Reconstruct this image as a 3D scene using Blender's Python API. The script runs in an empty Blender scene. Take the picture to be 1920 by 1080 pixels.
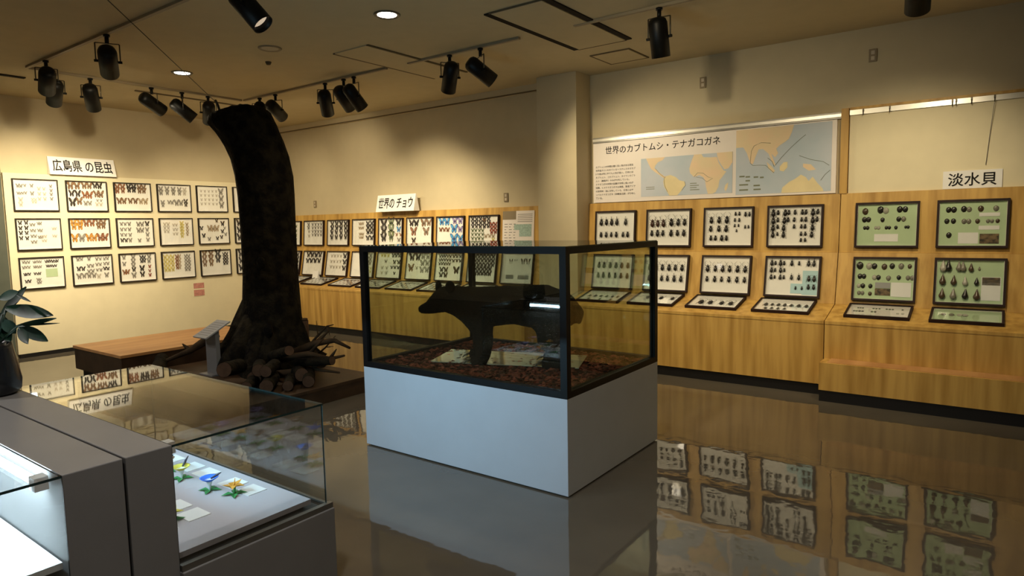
import bpy, bmesh, math, random
from mathutils import Vector, Matrix, Euler
from mathutils.geometry import tessellate_polygon
random.seed(7)
S = bpy.context.scene
COL = S.collection

# ------------------------------------------------------------------ camera
FPX, YAW, PITCH, ROLL, EYE = 1231.73, -0.635788, -0.093974, -0.019054, Vector((0, 0, 1.5))
cy, sy = math.cos(YAW), math.sin(YAW)
FWD = Vector((sy*math.cos(PITCH), cy*math.cos(PITCH), math.sin(PITCH)))
_r = Vector((cy, -sy, 0)); _u = _r.cross(FWD)
RIGHT = math.cos(ROLL)*_r + math.sin(ROLL)*_u
UP = -math.sin(ROLL)*_r + math.cos(ROLL)*_u
cam = bpy.data.cameras.new('camera'); camo = bpy.data.objects.new('camera', cam); COL.objects.link(camo)
cam.sensor_width = 36; cam.lens = FPX/1920*36; cam.clip_start = 0.02; cam.clip_end = 60
m = Matrix.Identity(4)
for i in range(3):
    m[i][0], m[i][1], m[i][2], m[i][3] = RIGHT[i], UP[i], -FWD[i], EYE[i]
camo.matrix_world = m
S.camera = camo

# ------------------------------------------------------------------ world, exposure
w = bpy.data.worlds.new('world'); S.world = w; w.use_nodes = True
w.node_tree.nodes['Background'].inputs[0].default_value = (1, .85, .65, 1)
w.node_tree.nodes['Background'].inputs[1].default_value = 0.02
S.view_settings.view_transform = 'Standard'; S.view_settings.look = 'None'
S.view_settings.gamma = 1; S.view_settings.exposure = 0.5; S.view_settings.use_curve_mapping = False
try:
    c = S.cycles
    c.use_denoising = True; c.max_bounces = 10; c.diffuse_bounces = 5; c.glossy_bounces = 5
    c.transmission_bounces = 6; c.transparent_max_bounces = 24; c.sample_clamp_indirect = 4
    c.caustics_reflective = False; c.caustics_refractive = False
except Exception:
    pass

WARM = (1.0, .83, .54)
COOL = (.62, .84, 1.0)
def lamp(name, kind, loc, energy, color, d=None, **kw):
    L = bpy.data.lights.new(name, kind); L.energy = energy; L.color = color
    for k, v in kw.items(): setattr(L, k, v)
    o = bpy.data.objects.new(name, L); COL.objects.link(o); o.location = loc
    if d is not None: o.rotation_euler = Vector(d).to_track_quat('-Z', 'Y').to_euler()
    return o
# the two lit downlights in view, then unseen lamps added as room fill
CEIL = 3.17
for x, y, e in ((-3.92, 3.73, 22), (-6.96, 3.67, 30), (-1.6, .9, 26), (1.2, 3.7, 16), (.6, -1.2, 16), (-4.6, -.2, 26), (-7.6, .6, 26)):
    lamp('downlight_and_fill_lamp', 'SPOT', (x, y, CEIL-.05), e*(2.0 if y > 3 else 3.4), WARM if y > 3 else (1, .95, .90), (0, 0, -1), spot_size=math.radians(150), spot_blend=.8, shadow_soft_size=.06)

# ------------------------------------------------------------------ helpers
def tag(o, label=None, cat=None, group=None, kind=None):
    if label: o['label'] = label
    if cat: o['category'] = cat
    if group: o['group'] = group
    if kind: o['kind'] = kind
    return o

def px(x, y, depth):
    """the point at a given distance in front of the eye that the photograph shows at x, y"""
    d = (x-960)*RIGHT - (y-540)*UP + FPX*FWD
    return EYE + d*(depth/FPX)

class MB:
    def __init__(s): s.v = []; s.f = []; s.m = []; s.sm = []
    def add(s, vs, fs, mi=0, smooth=False, M=None):
        n = len(s.v)
        for v in vs:
            v = Vector(v)
            s.v.append(M @ v if M else v)
        for f in fs:
            s.f.append([n+i for i in f]); s.m.append(mi); s.sm.append(smooth)
        return s
    def box(s, x0, x1, y0, y1, z0, z1, mi=0, M=None):
        vs = [(x, y, z) for z in (z0, z1) for y in (y0, y1) for x in (x0, x1)]
        return s.add(vs, [(0, 2, 3, 1), (4, 5, 7, 6), (0, 1, 5, 4), (2, 6, 7, 3), (0, 4, 6, 2), (1, 3, 7, 5)], mi, M=M)
    def quad(s, a, b, c, d, mi=0): return s.add([a, b, c, d], [(0, 1, 2, 3)], mi)
    def prism(s, poly, axis, a, b, mi=0, M=None):
        """poly of 2D points extruded along an axis ('X','Y','Z') from a to b"""
        def P(p, t):
            return {'X': (t, p[0], p[1]), 'Y': (p[0], t, p[1]), 'Z': (p[0], p[1], t)}[axis]
        n = len(poly); vs = [P(p, a) for p in poly]+[P(p, b) for p in poly]
        fs = [tuple(range(n))[::-1], tuple(range(n, 2*n))]+[(i, (i+1) % n, n+(i+1) % n, n+i) for i in range(n)]
        return s.add(vs, fs, mi, M=M)
    def tube(s, pts, rad, n=8, mi=0, cap=True, smooth=True, M=None):
        pts = [Vector(p) for p in pts]; rad = rad if isinstance(rad, (list, tuple)) else [rad]*len(pts)
        vs = []; ref = Vector((0, 0, 1))
        for i, p in enumerate(pts):
            t = (pts[min(i+1, len(pts)-1)]-pts[max(i-1, 0)]).normalized()
            if abs(t.dot(ref)) > .95: ref = Vector((1, 0, 0)) if abs(t.x) < .9 else Vector((0, 1, 0))
            a = t.cross(ref).normalized(); b = t.cross(a)
            for k in range(n):
                q = 2*math.pi*k/n; vs.append(p+(a*math.cos(q)+b*math.sin(q))*rad[i])
        fs = [(i*n+k, i*n+(k+1) % n, (i+1)*n+(k+1) % n, (i+1)*n+k) for i in range(len(pts)-1) for k in range(n)]
        s.add(vs, fs, mi, smooth, M)
        if cap:
            s.add(vs[:n], [tuple(range(n))[::-1]], mi, False, M); s.add(vs[-n:], [tuple(range(n))], mi, False, M)
        return s
    def lathe(s, prof, n=20, mi=0, M=None, smooth=True):
        vs = [(r*math.cos(2*math.pi*k/n), r*math.sin(2*math.pi*k/n), z) for r, z in prof for k in range(n)]
        fs = [(i*n+k, i*n+(k+1) % n, (i+1)*n+(k+1) % n, (i+1)*n+k) for i in range(len(prof)-1) for k in range(n)]
        return s.add(vs, fs, mi, smooth, M)
    def ball(s, c, r, n=10, k=6, mi=0, M=None):
        r = r if isinstance(r, (tuple, list)) else (r, r, r)
        vs = [(c[0]+r[0]*math.sin(math.pi*i/k)*math.cos(2*math.pi*j/n), c[1]+r[1]*math.sin(math.pi*i/k)*math.sin(2*math.pi*j/n), c[2]+r[2]*math.cos(math.pi*i/k)) for i in range(k+1) for j in range(n)]
        fs = [(i*n+j, (i+1)*n+j, (i+1)*n+(j+1) % n, i*n+(j+1) % n) for i in range(k) for j in range(n)]
        return s.add(vs, fs, mi, True, M)
    def mesh(s, name, mats):
        me = bpy.data.meshes.new(name); me.from_pydata([tuple(v) for v in s.v], [], s.f)
        for mt in (mats if isinstance(mats, (list, tuple)) else [mats]): me.materials.append(mt)
        for p, a, b in zip(me.polygons, s.m, s.sm): p.material_index = a; p.use_smooth = b
        bm = bmesh.new(); bm.from_mesh(me); bmesh.ops.remove_doubles(bm, verts=bm.verts, dist=1e-6)
        bmesh.ops.recalc_face_normals(bm, faces=bm.faces); bm.to_mesh(me); bm.free()
        me.update(); return me
    def build(s, name, mats, parent=None, bevel=0):
        return obj(name, s.mesh(name, mats), parent, bevel)

def obj(name, me, parent=None, bevel=0):
    o = bpy.data.objects.new(name, me); COL.objects.link(o)
    if parent: o.parent = parent
    if bevel:
        b = o.modifiers.new('bevel', 'BEVEL'); b.width = bevel; b.segments = 2; b.limit_method = 'ANGLE'
    return o
def empty(name, label, cat, loc=(0, 0, 0), group=None, M=None):
    o = bpy.data.objects.new(name, None); COL.objects.link(o); o.empty_display_size = .1
    if M is not None: o.matrix_world = M
    else: o.location = loc
    return tag(o, label, cat, group)

# ------------------------------------------------------------------ materials
def mat(name, col, rough=.6, spec=.5, metal=0, var=.06, scale=6, bump=0, bscale=40, emit=None, estr=0, coat=0, stretch=None, col2=None, ramp=(.35, .65)):
    mt = bpy.data.materials.new(name); mt.use_nodes = True; nt = mt.node_tree; N = nt.nodes; L = nt.links
    b = N['Principled BSDF']
    b.inputs['Roughness'].default_value = rough; b.inputs['Metallic'].default_value = metal
    b.inputs['Specular IOR Level'].default_value = spec
    if coat: b.inputs['Coat Weight'].default_value = coat; b.inputs['Coat Roughness'].default_value = .06
    tc = N.new('ShaderNodeTexCoord'); mp = N.new('ShaderNodeMapping'); L.new(tc.outputs['Object'], mp.inputs[0])
    if stretch: mp.inputs['Scale'].default_value = stretch
    nz = N.new('ShaderNodeTexNoise'); nz.inputs['Scale'].default_value = scale; nz.inputs['Detail'].default_value = 4
    L.new(mp.outputs[0], nz.inputs['Vector'])
    rp = N.new('ShaderNodeValToRGB'); c2 = col2 or tuple(max(0, k*(1-var*2)) for k in col)
    rp.color_ramp.elements[0].position = ramp[0]; rp.color_ramp.elements[1].position = ramp[1]
    rp.color_ramp.elements[0].color = (*c2, 1); rp.color_ramp.elements[1].color = (*col, 1)
    L.new(nz.outputs['Fac'], rp.inputs[0]); L.new(rp.outputs[0], b.inputs['Base Color'])
    if bump:
        n2 = N.new('ShaderNodeTexNoise'); n2.inputs['Scale'].default_value = bscale; n2.inputs['Detail'].default_value = 3
        L.new(mp.outputs[0], n2.inputs['Vector'])
        bp = N.new('ShaderNodeBump'); bp.inputs['Strength'].default_value = bump; bp.inputs['Distance'].default_value = .02
        L.new(n2.outputs['Fac'], bp.inputs['Height']); L.new(bp.outputs[0], b.inputs['Normal'])
    if emit: b.inputs['Emission Color'].default_value = (*emit, 1); b.inputs['Emission Strength'].default_value = estr
    return mt
def glass(name, tint=(.96, .98, .97), gain=1.0):
    mt = bpy.data.materials.new(name); mt.use_nodes = True; nt = mt.node_tree; N = nt.nodes; L = nt.links
    N.remove(N['Principled BSDF']); out = N['Material Output']
    t = N.new('ShaderNodeBsdfTransparent'); t.inputs[0].default_value = (*tint, 1)
    g = N.new('ShaderNodeBsdfGlossy'); g.inputs['Roughness'].default_value = .0
    fr = N.new('ShaderNodeFresnel'); fr.inputs[0].default_value = 1.5
    geo = N.new('ShaderNodeNewGeometry')          # outside and inside of the pane are both seen as entering
    mth = N.new('ShaderNodeMath'); mth.operation = 'SUBTRACT'; mth.inputs[0].default_value = 1.5
    ml = N.new('ShaderNodeMath'); ml.operation = 'MULTIPLY'; ml.inputs[1].default_value = 1.5-1/1.5
    L.new(geo.outputs['Backfacing'], ml.inputs[0]); L.new(ml.outputs[0], mth.inputs[1]); 
    dv = N.new('ShaderNodeMath'); dv.operation = 'MULTIPLY'; dv.inputs[1].default_value = 1.0
    L.new(mth.outputs[0], dv.inputs[0])
    # thin pane: the back side uses the same index as the front, so no total reflection inside
    fr.inputs[0].default_value = 1.5
    vb = N.new('ShaderNodeMapRange'); vb.inputs[1].default_value = 0; vb.inputs[2].default_value = 1
    vb.inputs[3].default_value = 1.5; vb.inputs[4].default_value = 1.5
    L.new(geo.outputs['Backfacing'], vb.inputs[0])
    lw = N.new('ShaderNodeLayerWeight')
    # Schlick from the facing angle, the same from both sides
    pw = N.new('ShaderNodeMath'); pw.operation = 'POWER'; pw.inputs[1].default_value = 5
    lw.inputs[0].default_value = .5
    L.new(lw.outputs['Facing'], pw.inputs[0])
    mr = N.new('ShaderNodeMapRange'); mr.inputs[1].default_value = 0; mr.inputs[2].default_value = 1
    mr.inputs[3].default_value = .04*gain; mr.inputs[4].default_value = 1
    L.new(pw.outputs[0], mr.inputs[0])
    mx = N.new('ShaderNodeMixShader'); L.new(mr.outputs[0], mx.inputs[0]); L.new(t.outputs[0], mx.inputs[1]); L.new(g.outputs[0], mx.inputs[2])
    for n in (fr, mth, ml, dv, vb): N.remove(n)
    L.new(mx.outputs[0], out.inputs[0]); return mt

M_ = {}
M_['wall'] = mat('wall_paint', (.56, .48, .32), .8, .2, var=.02, bump=.05, bscale=120)
M_['ceil'] = mat('ceiling_paint', (.58, .485, .30), .9, .15, var=.02)
M_['panel'] = mat('panel_paint', (.76, .68, .47), .7, .3, var=.02)
M_['floor'] = mat('polished_floor', (.125, .108, .082), .03, 1.0, var=.12, scale=1.3, bump=.08, bscale=3.6)
M_['wood'] = mat('pale_plywood', (.60, .37, .10), .45, .35, scale=9, stretch=(1.6, 1.6, .12), col2=(.38, .21, .045), ramp=(.3, .62))
M_['wood2'] = mat('bench_wood', (.55, .30, .12), .5, .3, scale=7, stretch=(1, .15, 1), col2=(.42, .21, .08))
M_['dwood'] = mat('dark_platform_wood', (.055, .03, .015), .5, .3, var=.2)
M_['black'] = mat('black_lacquer', (.004, .0035, .004), .5, .25, var=.1)
M_['kick'] = mat('black_toe_board', (.008, .007, .007), .55, .3)
M_['rim'] = mat('dark_brown_rim', (.022, .009, .008), .6, .25, var=.2)
M_['rimk'] = mat('black_brown_rim', (.014, .010, .008), .6, .25, var=.2)
M_['paper'] = mat('case_paper', (.93, .90, .86), .85, .2, var=.02)
M_['green'] = mat('pale_green_paper', (.52, .66, .42), .85, .2, var=.03)
M_['bluecard'] = mat('pale_blue_card', (.50, .72, .78), .85, .2, var=.03)
M_['card'] = mat('white_card', (.86, .85, .83), .8, .2, var=.02)
M_['greycard'] = mat('grey_card', (.36, .36, .36), .8, .2, var=.02)
M_['lining'] = mat('white_lining', (.74, .70, .66), .8, .2, var=.02)
M_['ink'] = mat('black_ink', (.012, .010, .010), .7, .2)
M_['greyink'] = mat('grey_print', (.25, .23, .22), .8, .2)
M_['alu'] = mat('aluminium', (.72, .70, .64), .32, .5, metal=.45, var=.04)
M_['alud'] = mat('dark_aluminium', (.22, .21, .19), .4, .5, metal=.8)  # darker aluminium of the rail edges and cabinet lips
M_['white'] = mat('white_laminate', (.54, .59, .66), .35, .4, var=.015)
M_['grey'] = mat('grey_laminate', (.20, .195, .19), .42, .4, var=.03)
M_['deck'] = mat('display_deck', (.50, .47, .50), .7, .2, var=.02)
M_['deckw'] = mat('white_display_deck', (.80, .80, .80), .7, .2, var=.01)
M_['recess'] = mat('dark_recess', (.03, .03, .028), .6, .3)
M_['track'] = mat('track_paint', (.34, .27, .17), .6, .3, var=.03)
M_['slot'] = mat('vent_slot_black', (.02, .014, .010), .8, .1)
M_['gap'] = mat('ceiling_joint', (.16, .12, .07), .8, .1)
M_['lampk'] = mat('lamp_black', (.005, .005, .0045), .45, .25, var=.15)
M_['steel'] = mat('bare_steel', (.10, .085, .06), .4, .5, metal=.6)
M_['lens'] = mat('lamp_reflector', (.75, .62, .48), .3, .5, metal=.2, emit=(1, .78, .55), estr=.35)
M_['lensl'] = mat('lit_lamp_reflector', (.9, .8, .6), .3, .5, emit=(1, .84, .6), estr=22)
M_['lit'] = mat('lit_diffuser', (.9, .85, .8), .5, .3, emit=(1, .93, .82), estr=9)
M_['unlit'] = mat('unlit_diffuser', (.40, .33, .22), .4, .4)
M_['tube'] = mat('fluorescent_tube', (.9, .95, 1), .4, .3, emit=(.72, .90, 1.0), estr=14)
M_['bark'] = mat('tree_bark', (.018, .014, .008), .95, .1, scale=9, col2=(.005, .004, .003), bump=1.0, bscale=22, ramp=(.4, .62))
M_['cut'] = mat('sawn_wood', (.085, .045, .024), .8, .2, var=.2, scale=14)
M_['twig'] = mat('dry_twig', (.07, .045, .025), .9, .1, var=.3)
M_['fur'] = mat('black_fur', (.014, .011, .007), .85, .15, scale=60, col2=(.006, .005, .003), bump=.8, bscale=160)
M_['muzzle'] = mat('brown_muzzle_fur', (.035, .022, .012), .85, .15, var=.2, bump=.4, bscale=150)
M_['eye'] = mat('glass_eye', (.01, .008, .006), .05, .8)
M_['claw'] = mat('horn_claw', (.10, .08, .05), .4, .5)
M_['chip'] = mat('red_bark_chip', (.34, .095, .055), .9, .15, scale=14, col2=(.10, .035, .02))
M_['litter'] = mat('brown_bed', (.13, .055, .03), .95, .1, scale=30, col2=(.05, .025, .015), bump=.8, bscale=60)
M_['sheet'] = mat('glossy_white_sheet', (.50, .46, .36), .10, .9, var=.01, coat=.8)
M_['pot'] = mat('dark_vase_glaze', (.006, .007, .009), .25, .6)
M_['leaf'] = mat('dark_green_leaf', (.007, .036, .020), .45, .5, var=.25, scale=20)
M_['leaf2'] = mat('grey_green_leaf', (.035, .085, .06), .5, .4, var=.2, scale=20)
M_['drop'] = mat('door_grey_paint', (.085, .095, .075), .6, .3)
M_['pink'] = mat('faded_pink_print', (.60, .27, .22), .8, .2, var=.15, scale=40)
M_['sea'] = mat('map_sea', (.56, .60, .68), .6, .3, scale=2.5, col2=(.46, .55, .64))
M_['land'] = mat('map_land', (.82, .62, .42), .6, .3, scale=5, col2=(.76, .64, .42))
M_['yell'] = mat('map_lowland', (.82, .70, .42), .6, .3, var=.05)
M_['mapline'] = mat('map_range_line', (.22, .24, .17), .7, .2)
M_['poster'] = mat('poster_board', (.80, .74, .70), .45, .4, var=.01)
M_['outlet'] = mat('outlet_plate', (.26, .20, .12), .5, .4)
M_['socket'] = mat('outlet_socket', (.55, .47, .36), .5, .4)
M_['edge'] = mat('green_glass_edge', (.015, .035, .035), .2, .6)
M_['pane'] = glass('clear_pane', (.985, .99, .985))
M_['cpane'] = glass('cabinet_pane', (.97, .98, .97), 2.0)
M_['bpane'] = glass('thick_clear_pane', (.86, .90, .86), 2.2)
M_['gold'] = mat('map_chart_teal', (.42, .56, .50), .8, .2, var=.15, scale=60)
M_['photo'] = mat('dark_river_photo', (.22, .15, .08), .5, .3, scale=35, col2=(.03, .025, .02))

def pane(x0, x1, y0, y1, z0, z1, thin, name='glass_pane', parent=None, m='pane', M=None):
    """a pane with clear faces and dark polished edges; thin is its thin axis"""
    b = MB(); b.box(x0, x1, y0, y1, z0, z1, 0, M)
    me = b.mesh(name, [M_[m], M_['edge']])
    ax = 'XYZ'.index(thin)
    for p in me.polygons:
        n = p.normal
        if M is not None: n = M.to_3x3().inverted() @ n
        if abs(n[ax]) < .7: p.material_index = 1
    return obj(name, me, parent)

# ------------------------------------------------------------------ the room
XL, YB, XR, YF, WALLY = -9.60, 6.66, 3.6, -4.2, 6.66
def struct(name, b, mats, parent=None, bevel=0):
    o = b.build(name, mats, parent, bevel); o['kind'] = 'structure'; return o
struct('floor', MB().box(XL-.1, XR+.1, YF-.1, YB+.1, -.1, 0), M_['floor'])
struct('ceiling', MB().box(XL-.1, XR+.1, YF-.1, YB+.1, CEIL, CEIL+.1), M_['ceil'])
struct('wall_left', MB().box(XL-.1, XL, YF, YB, 0, CEIL), M_['wall'])
struct('wall_back', MB().box(XL, XR, YB, YB+.1, 0, CEIL), M_['wall'])
struct('wall_right', MB().box(XR, XR+.1, YF, YB, 0, CEIL), M_['wall'])
struct('wall_front', MB().box(XL, XR, YF-.1, YF, 0, CEIL), M_['wall'])
struct('wall_pillar', MB().box(-4.285, -3.765, 6.345, YB, 0, CEIL), M_['wall'], bevel=.004)
struct('trim_1', MB().box(XL, -4.285, 6.58, YB, 3.085, CEIL).box(XL, -4.285, 6.573, 6.582, 3.08, 3.095, 1), [M_['wall'], M_['gap']])
struct('trim_2', MB().box(-1.165, -1.105, 6.60, YB, 1.735, 2.49), M_['wood'])
struct('baseboard_left', MB().box(XL, XL+.045, 2.80, 6.03, 0, .05), M_['kick'])
struct('door_1', MB().box(XL, XL+.04, 1.75, 2.77, 0, 2.55).box(XL+.04, XL+.05, 1.83, 2.70, .1, 2.48), M_['drop'])
struct('trim_3', MB().box(XL+.001, XL+.05, 2.785, 6.655, .05, 2.25), M_['panel'])

# ceiling fittings
def slot(x0, x1, y0, y1, m='slot'):
    return MB().box(x0, x1, y0, y1, CEIL-.004, CEIL+.001)
v = empty('ceiling_vent', 'wide ceiling air vent with two bold black slots, above the right wall stand', 'air vent', (-3.03, 4.9, CEIL))
MB().box(-.24, .24, -.68, .68, -.012, 0).build('vent_panel', M_['ceil'], v)
for x in (-.275, .275): MB().box(x-.028, x+.028, -.69, .69, -.010, 0).build('vent_slot', M_['slot'], v)
MB().box(-.25, .25, -.696, -.688, -.013, 0).build('vent_joint', M_['gap'], v); MB().box(-.25, .25, .688, .696, -.013, 0).build('vent_joint', M_['gap'], v)
v = empty('ceiling_vent', 'narrow ceiling air vent with two thin slots, nearer the bent tree trunk', 'air vent', (-4.92, 4.9, CEIL))
MB().box(-.22, .22, -.70, .70, -.010, 0).build('vent_panel', M_['ceil'], v)
for x in (-.235, .235): MB().box(x-.014, x+.014, -.70, .70, -.010, 0).build('vent_slot', M_['gap'], v)
tag(MB().box(-8.215, -8.185, 3.75, 5.35, CEIL-.012, CEIL).build('ceiling_slot', M_['gap']), 'long thin dark slot in the ceiling along the left wall', 'air vent')
tag(MB().box(-8.42, -8.36, 1.0, 2.72, CEIL-.012, CEIL).build('ceiling_slot', M_['slot']), 'black ceiling slot at the far left edge of the photo', 'air vent')
h = empty('ceiling_hatch', 'square ceiling access hatch with a thin dark joint beside the pillar', 'hatch', (-3.11, 6.10, CEIL))
MB().box(-.20, .20, -.21, .21, -.008, 0).build('hatch_cover', M_['ceil'], h)
MB().box(-.215, -.20, -.225, .225, -.010, 0).box(.20, .215, -.225, .225, -.010, 0).box(-.2, .2, -.225, -.21, -.010, 0).box(-.2, .2, .21, .225, -.010, 0).build('hatch_joint', M_['gap'], h)
tag(MB().lathe([(0, -.03), (.02, -.028), (.028, -.01), (.03, 0)], 14, M=Matrix.Translation((-5.9, 3.99, CEIL))).build('sprinkler_head', M_['gap']), 'tiny sprinkler head in the ceiling near the unlit downlight', 'sprinkler')
for x, y, lit, lab in ((-3.92, 3.73, 1, 'lit round ceiling downlight nearest the camera, left of the black vent slots'), (-6.96, 3.67, 1, 'small lit round ceiling downlight beside the wire to the tree trunk'), (-5.45, 3.71, 0, 'unlit round ceiling downlight between the two lit ones')):
    d = empty('downlight', lab, 'ceiling light', (x, y, CEIL))
    MB().lathe([(.075, -.004), (.095, -.012), (.105, -.004), (.105, 0)], 28).build('trim_ring', M_['steel'] if lit else M_['track'], d)
    MB().lathe([(0, -.004), (.04, -.0045), (.076, -.005)], 28).build('diffuser', M_['lit'] if lit else M_['unlit'], d)

# lighting tracks
def track(a, b, lab):
    (x0, y0), (x1, y1) = a, b; w_ = .017
    tag(MB().box(min(x0, x1)-w_, max(x0, x1)+w_, min(y0, y1)-w_, max(y0, y1)+w_, CEIL-.022, CEIL).build('lighting_track', M_['track'], bevel=.002), lab, 'lighting track')
track((-7.79, 2.56), (-1.6, 2.56), 'ceiling lighting track crossing the upper left corner, with three heads')
track((-7.83, 2.6), (-7.83, 4.86), 'ceiling lighting track along the left wall, with five heads')
track((-7.79, 4.9), (-5.2, 4.9), 'ceiling lighting track behind the bent tree trunk, with five heads')
track((-4.85, 4.9), (-3.5, 4.9), 'short ceiling lighting track with two heads, between the air vents')
track((-2.9, 4.9), (.6, 4.9), 'ceiling lighting track above the beetle and shell stands')

def spot_head(mx, my, c, d, lab, energy=0, size=52, L=.29, R=.072, blend=.7):
    """c: middle of the barrel, d: the way it points"""
    d = Vector(d).normalized(); c = Vector((mx, my, c))
    t = empty('track_spotlight', lab, 'spotlight', (mx, my, CEIL-.022), 'black track spotlights under the ceiling')
    o = Vector((mx, my, CEIL-.022)); cl = c-o
    hz = Vector((d.x, d.y, 0)); hz = hz.normalized() if hz.length > .05 else Vector((0, 1, 0))
    side = hz.cross(Vector((0, 0, 1)))
    MB().tube([(0, 0, 0), (0, 0, -.018)], .026, 10).tube([(0, 0, -.018), (0, 0, -.075)], .016, 10).build('mount_stem', M_['lampk'], t)
    top = Vector((0, 0, -.072)); s = R+.016
    yk = MB()
    pts = [top, top+side*s, cl+side*s]
    yk.tube([top-side*s, top+side*s], .0045, 6); yk.tube([top+side*s, cl+side*s], .0055, 6); yk.tube([top-side*s, cl-side*s], .0055, 6)
    yk.build('yoke', M_['steel'], t)
    for q in (1, -1): MB().tube([cl+side*q*(R-.002), cl+side*q*(s+.014)], .011, 8).build('yoke_knob', M_['lampk'], t)
    Mx = Matrix.Translation(cl) @ d.to_track_quat('Z', 'X').to_matrix().to_4x4()
    b = MB().lathe([(0, -L/2-.006), (R*.55, -L/2-.004), (R*.86, -L/2+.012), (R, -L/2+.04), (R, L/2), (R-.004, L/2), (R-.005, L/2-.035), (R-.012, L/2-.05)], 24, M=Mx)
    for k in range(5):
        a = 2*math.pi*k/5; b.box(-.006, .006, -.006, .006, -L/2-.003, -L/2+.004, 0, Mx @ Matrix.Translation((R*.42*math.cos(a), R*.42*math.sin(a), 0)))
    br = b.build('barrel', M_['lampk'], t)
    MB().lathe([(0, L/2-.060), (R*.5, L/2-.056), (R-.008, L/2-.045)], 20, M=Mx).build('reflector', M_['lensl' if energy else 'lens'], br)
    if energy:
        lamp('track_spot_lamp', 'SPOT', c+d*(L/2+.01), energy*.9, WARM, d, spot_size=math.radians(size+22), spot_blend=1.0, shadow_soft_size=.045)
    return t
HEADS = [
 (-6.03, 2.56, 2.93, (-.78, .37, -.51), 'large track spotlight hanging nearest left of the unlit downlight', 130, 76),
 (-7.34, 2.56, 2.96, (-.83, .22, -.51), 'track spotlight at the far left, partly behind another head', 260, 42),
 (-7.83, 2.79, 2.95, (-.80, .18, -.60), 'track spotlight overlapping the leftmost head', 60, 60),
 (-7.83, 3.13, 2.95, (-.62, .35, -.70), 'track spotlight tilted to the left wall above the left sign', 60, 60),
 (-7.83, 3.76, 2.97, (-.19, .88, -.44), 'small sideways track spotlight left of the tree top, first of two', 40, 50),
 (-7.83, 4.11, 2.94, (.32, .70, -.64), 'sideways track spotlight left of the tree top, second of two', 70, 55),
 (-7.83, 4.43, 2.95, (-.69, .34, -.64), 'track spotlight just left of the tree top, seen end on', 75, 62),
 (-7.47, 4.9, 2.98, (-.74, .51, -.44), 'track spotlight directly over the tree top', 40, 50),
 (-7.14, 4.9, 2.96, (-.32, .84, -.44), 'small tilted track spotlight right of the tree top', 50, 62),
 (-6.19, 4.9, 2.93, (-.42, .50, -.76), 'upright track spotlight over the butterfly stand', 45, 65),
 (-5.87, 4.9, 2.94, (-.16, .75, -.64), 'left one of two crossing track spotlights', 120, 56),
 (-5.70, 4.9, 2.93, (.09, .66, -.74), 'right one of two crossing track spotlights', 80, 58),
 (-4.31, 4.9, 2.94, (-.52, .36, -.78), 'track spotlight tilted left, beside the narrow air vent', 30, 60),
 (-3.93, 4.9, 2.94, (.42, .71, -.56), 'track spotlight tilted right, left of the black vent slots', 95, 66),
 (-2.16, 4.9, 2.925, (-.02, .30, -.95), 'large upright track spotlight right of the ceiling hatch', 60, 75),
 (-.45, 4.9, 2.91, (-.09, .71, -.70), 'track spotlight cut by the top edge of the photo at the right', 70, 66),
 (-3.97, 2.56, 2.94, (.56, .32, -.76), 'large track spotlight at the top edge showing its round opening', 0, 50),
 (-1.99, 2.56, 2.93, (-.05, .88, -.47), 'track spotlight above the camera view, lighting the beetle stand wall', 120, 66),
]
for hh in HEADS:
    spot_head(hh[0], hh[1], hh[2], hh[3], hh[4], hh[5], hh[6])

# ------------------------------------------------------------------ wall stands
PROF = [(6.61, 1.736), (6.572, 1.205), (6.555, 1.205), (6.47, .745), (6.03, .645), (6.03, .095)]
UPD = Vector((0, 6.61-6.572, 1.736-1.205)).normalized()
LOD = Vector((0, 6.555-6.47, 1.205-.745)).normalized()
DKD = Vector((0, 6.47-6.03, .745-.645)).normalized()
def stand(name, x0, x1, lab, step=False):
    t = empty(name, lab, 'display stand', ((x0+x1)/2, 6.3, 0)); a, b = x0-(x0+x1)/2, x1-(x0+x1)/2
    dy = -6.3
    P = lambda y, z: (y+dy, z)
    MB().prism([P(YB-.002, 1.736), P(6.61, 1.736), P(6.572, 1.205), P(YB-.002, 1.205)], 'X', a, b).build('upper_board', M_['wood'], t)
    MB().prism([P(YB-.002, 1.204), P(6.560, 1.204), P(6.47, .745), P(YB-.002, .745)], 'X', a, b).build('lower_board', M_['wood'], t)
    MB().prism([P(YB-.002, .744), P(6.47, .744), P(6.03, .645), P(6.03, .62), P(YB-.002, .62)], 'X', a, b).build('sloping_desk', M_['wood'], t)
    MB().box(a, b, 6.034+dy, YB-.002+dy, .095, .62).build('front_panel', M_['wood'], t)
    MB().box(a+.004, b-.004, 6.05+dy, YB-.002+dy, 0, .095).build('toe_board', M_['kick'], t)
    if step:
        MB().box(a+.005, b, 5.822+dy, 6.033+dy, .095, .325).build('step', M_['wood'], t)
        MB().box(a+.06, b, 5.85+dy, 6.032+dy, .325, .329).build('step_top', M_['wood2'], t)
        MB().box(a+.008, b, 5.83+dy, 6.033+dy, 0, .095).build('step_toe_board', M_['kick'], t)
    return t
stand('display_stand', -9.545, -4.29, 'long pale wood stand of butterfly cases along the back wall, left of the pillar')
stand('display_stand', -3.76, -1.157, 'pale wood stand of black beetle cases between pillar and shell stand')
stand('display_stand', -1.150, 1.9, 'pale wood stand of green shell cases with a low step, at the right', True)

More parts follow.
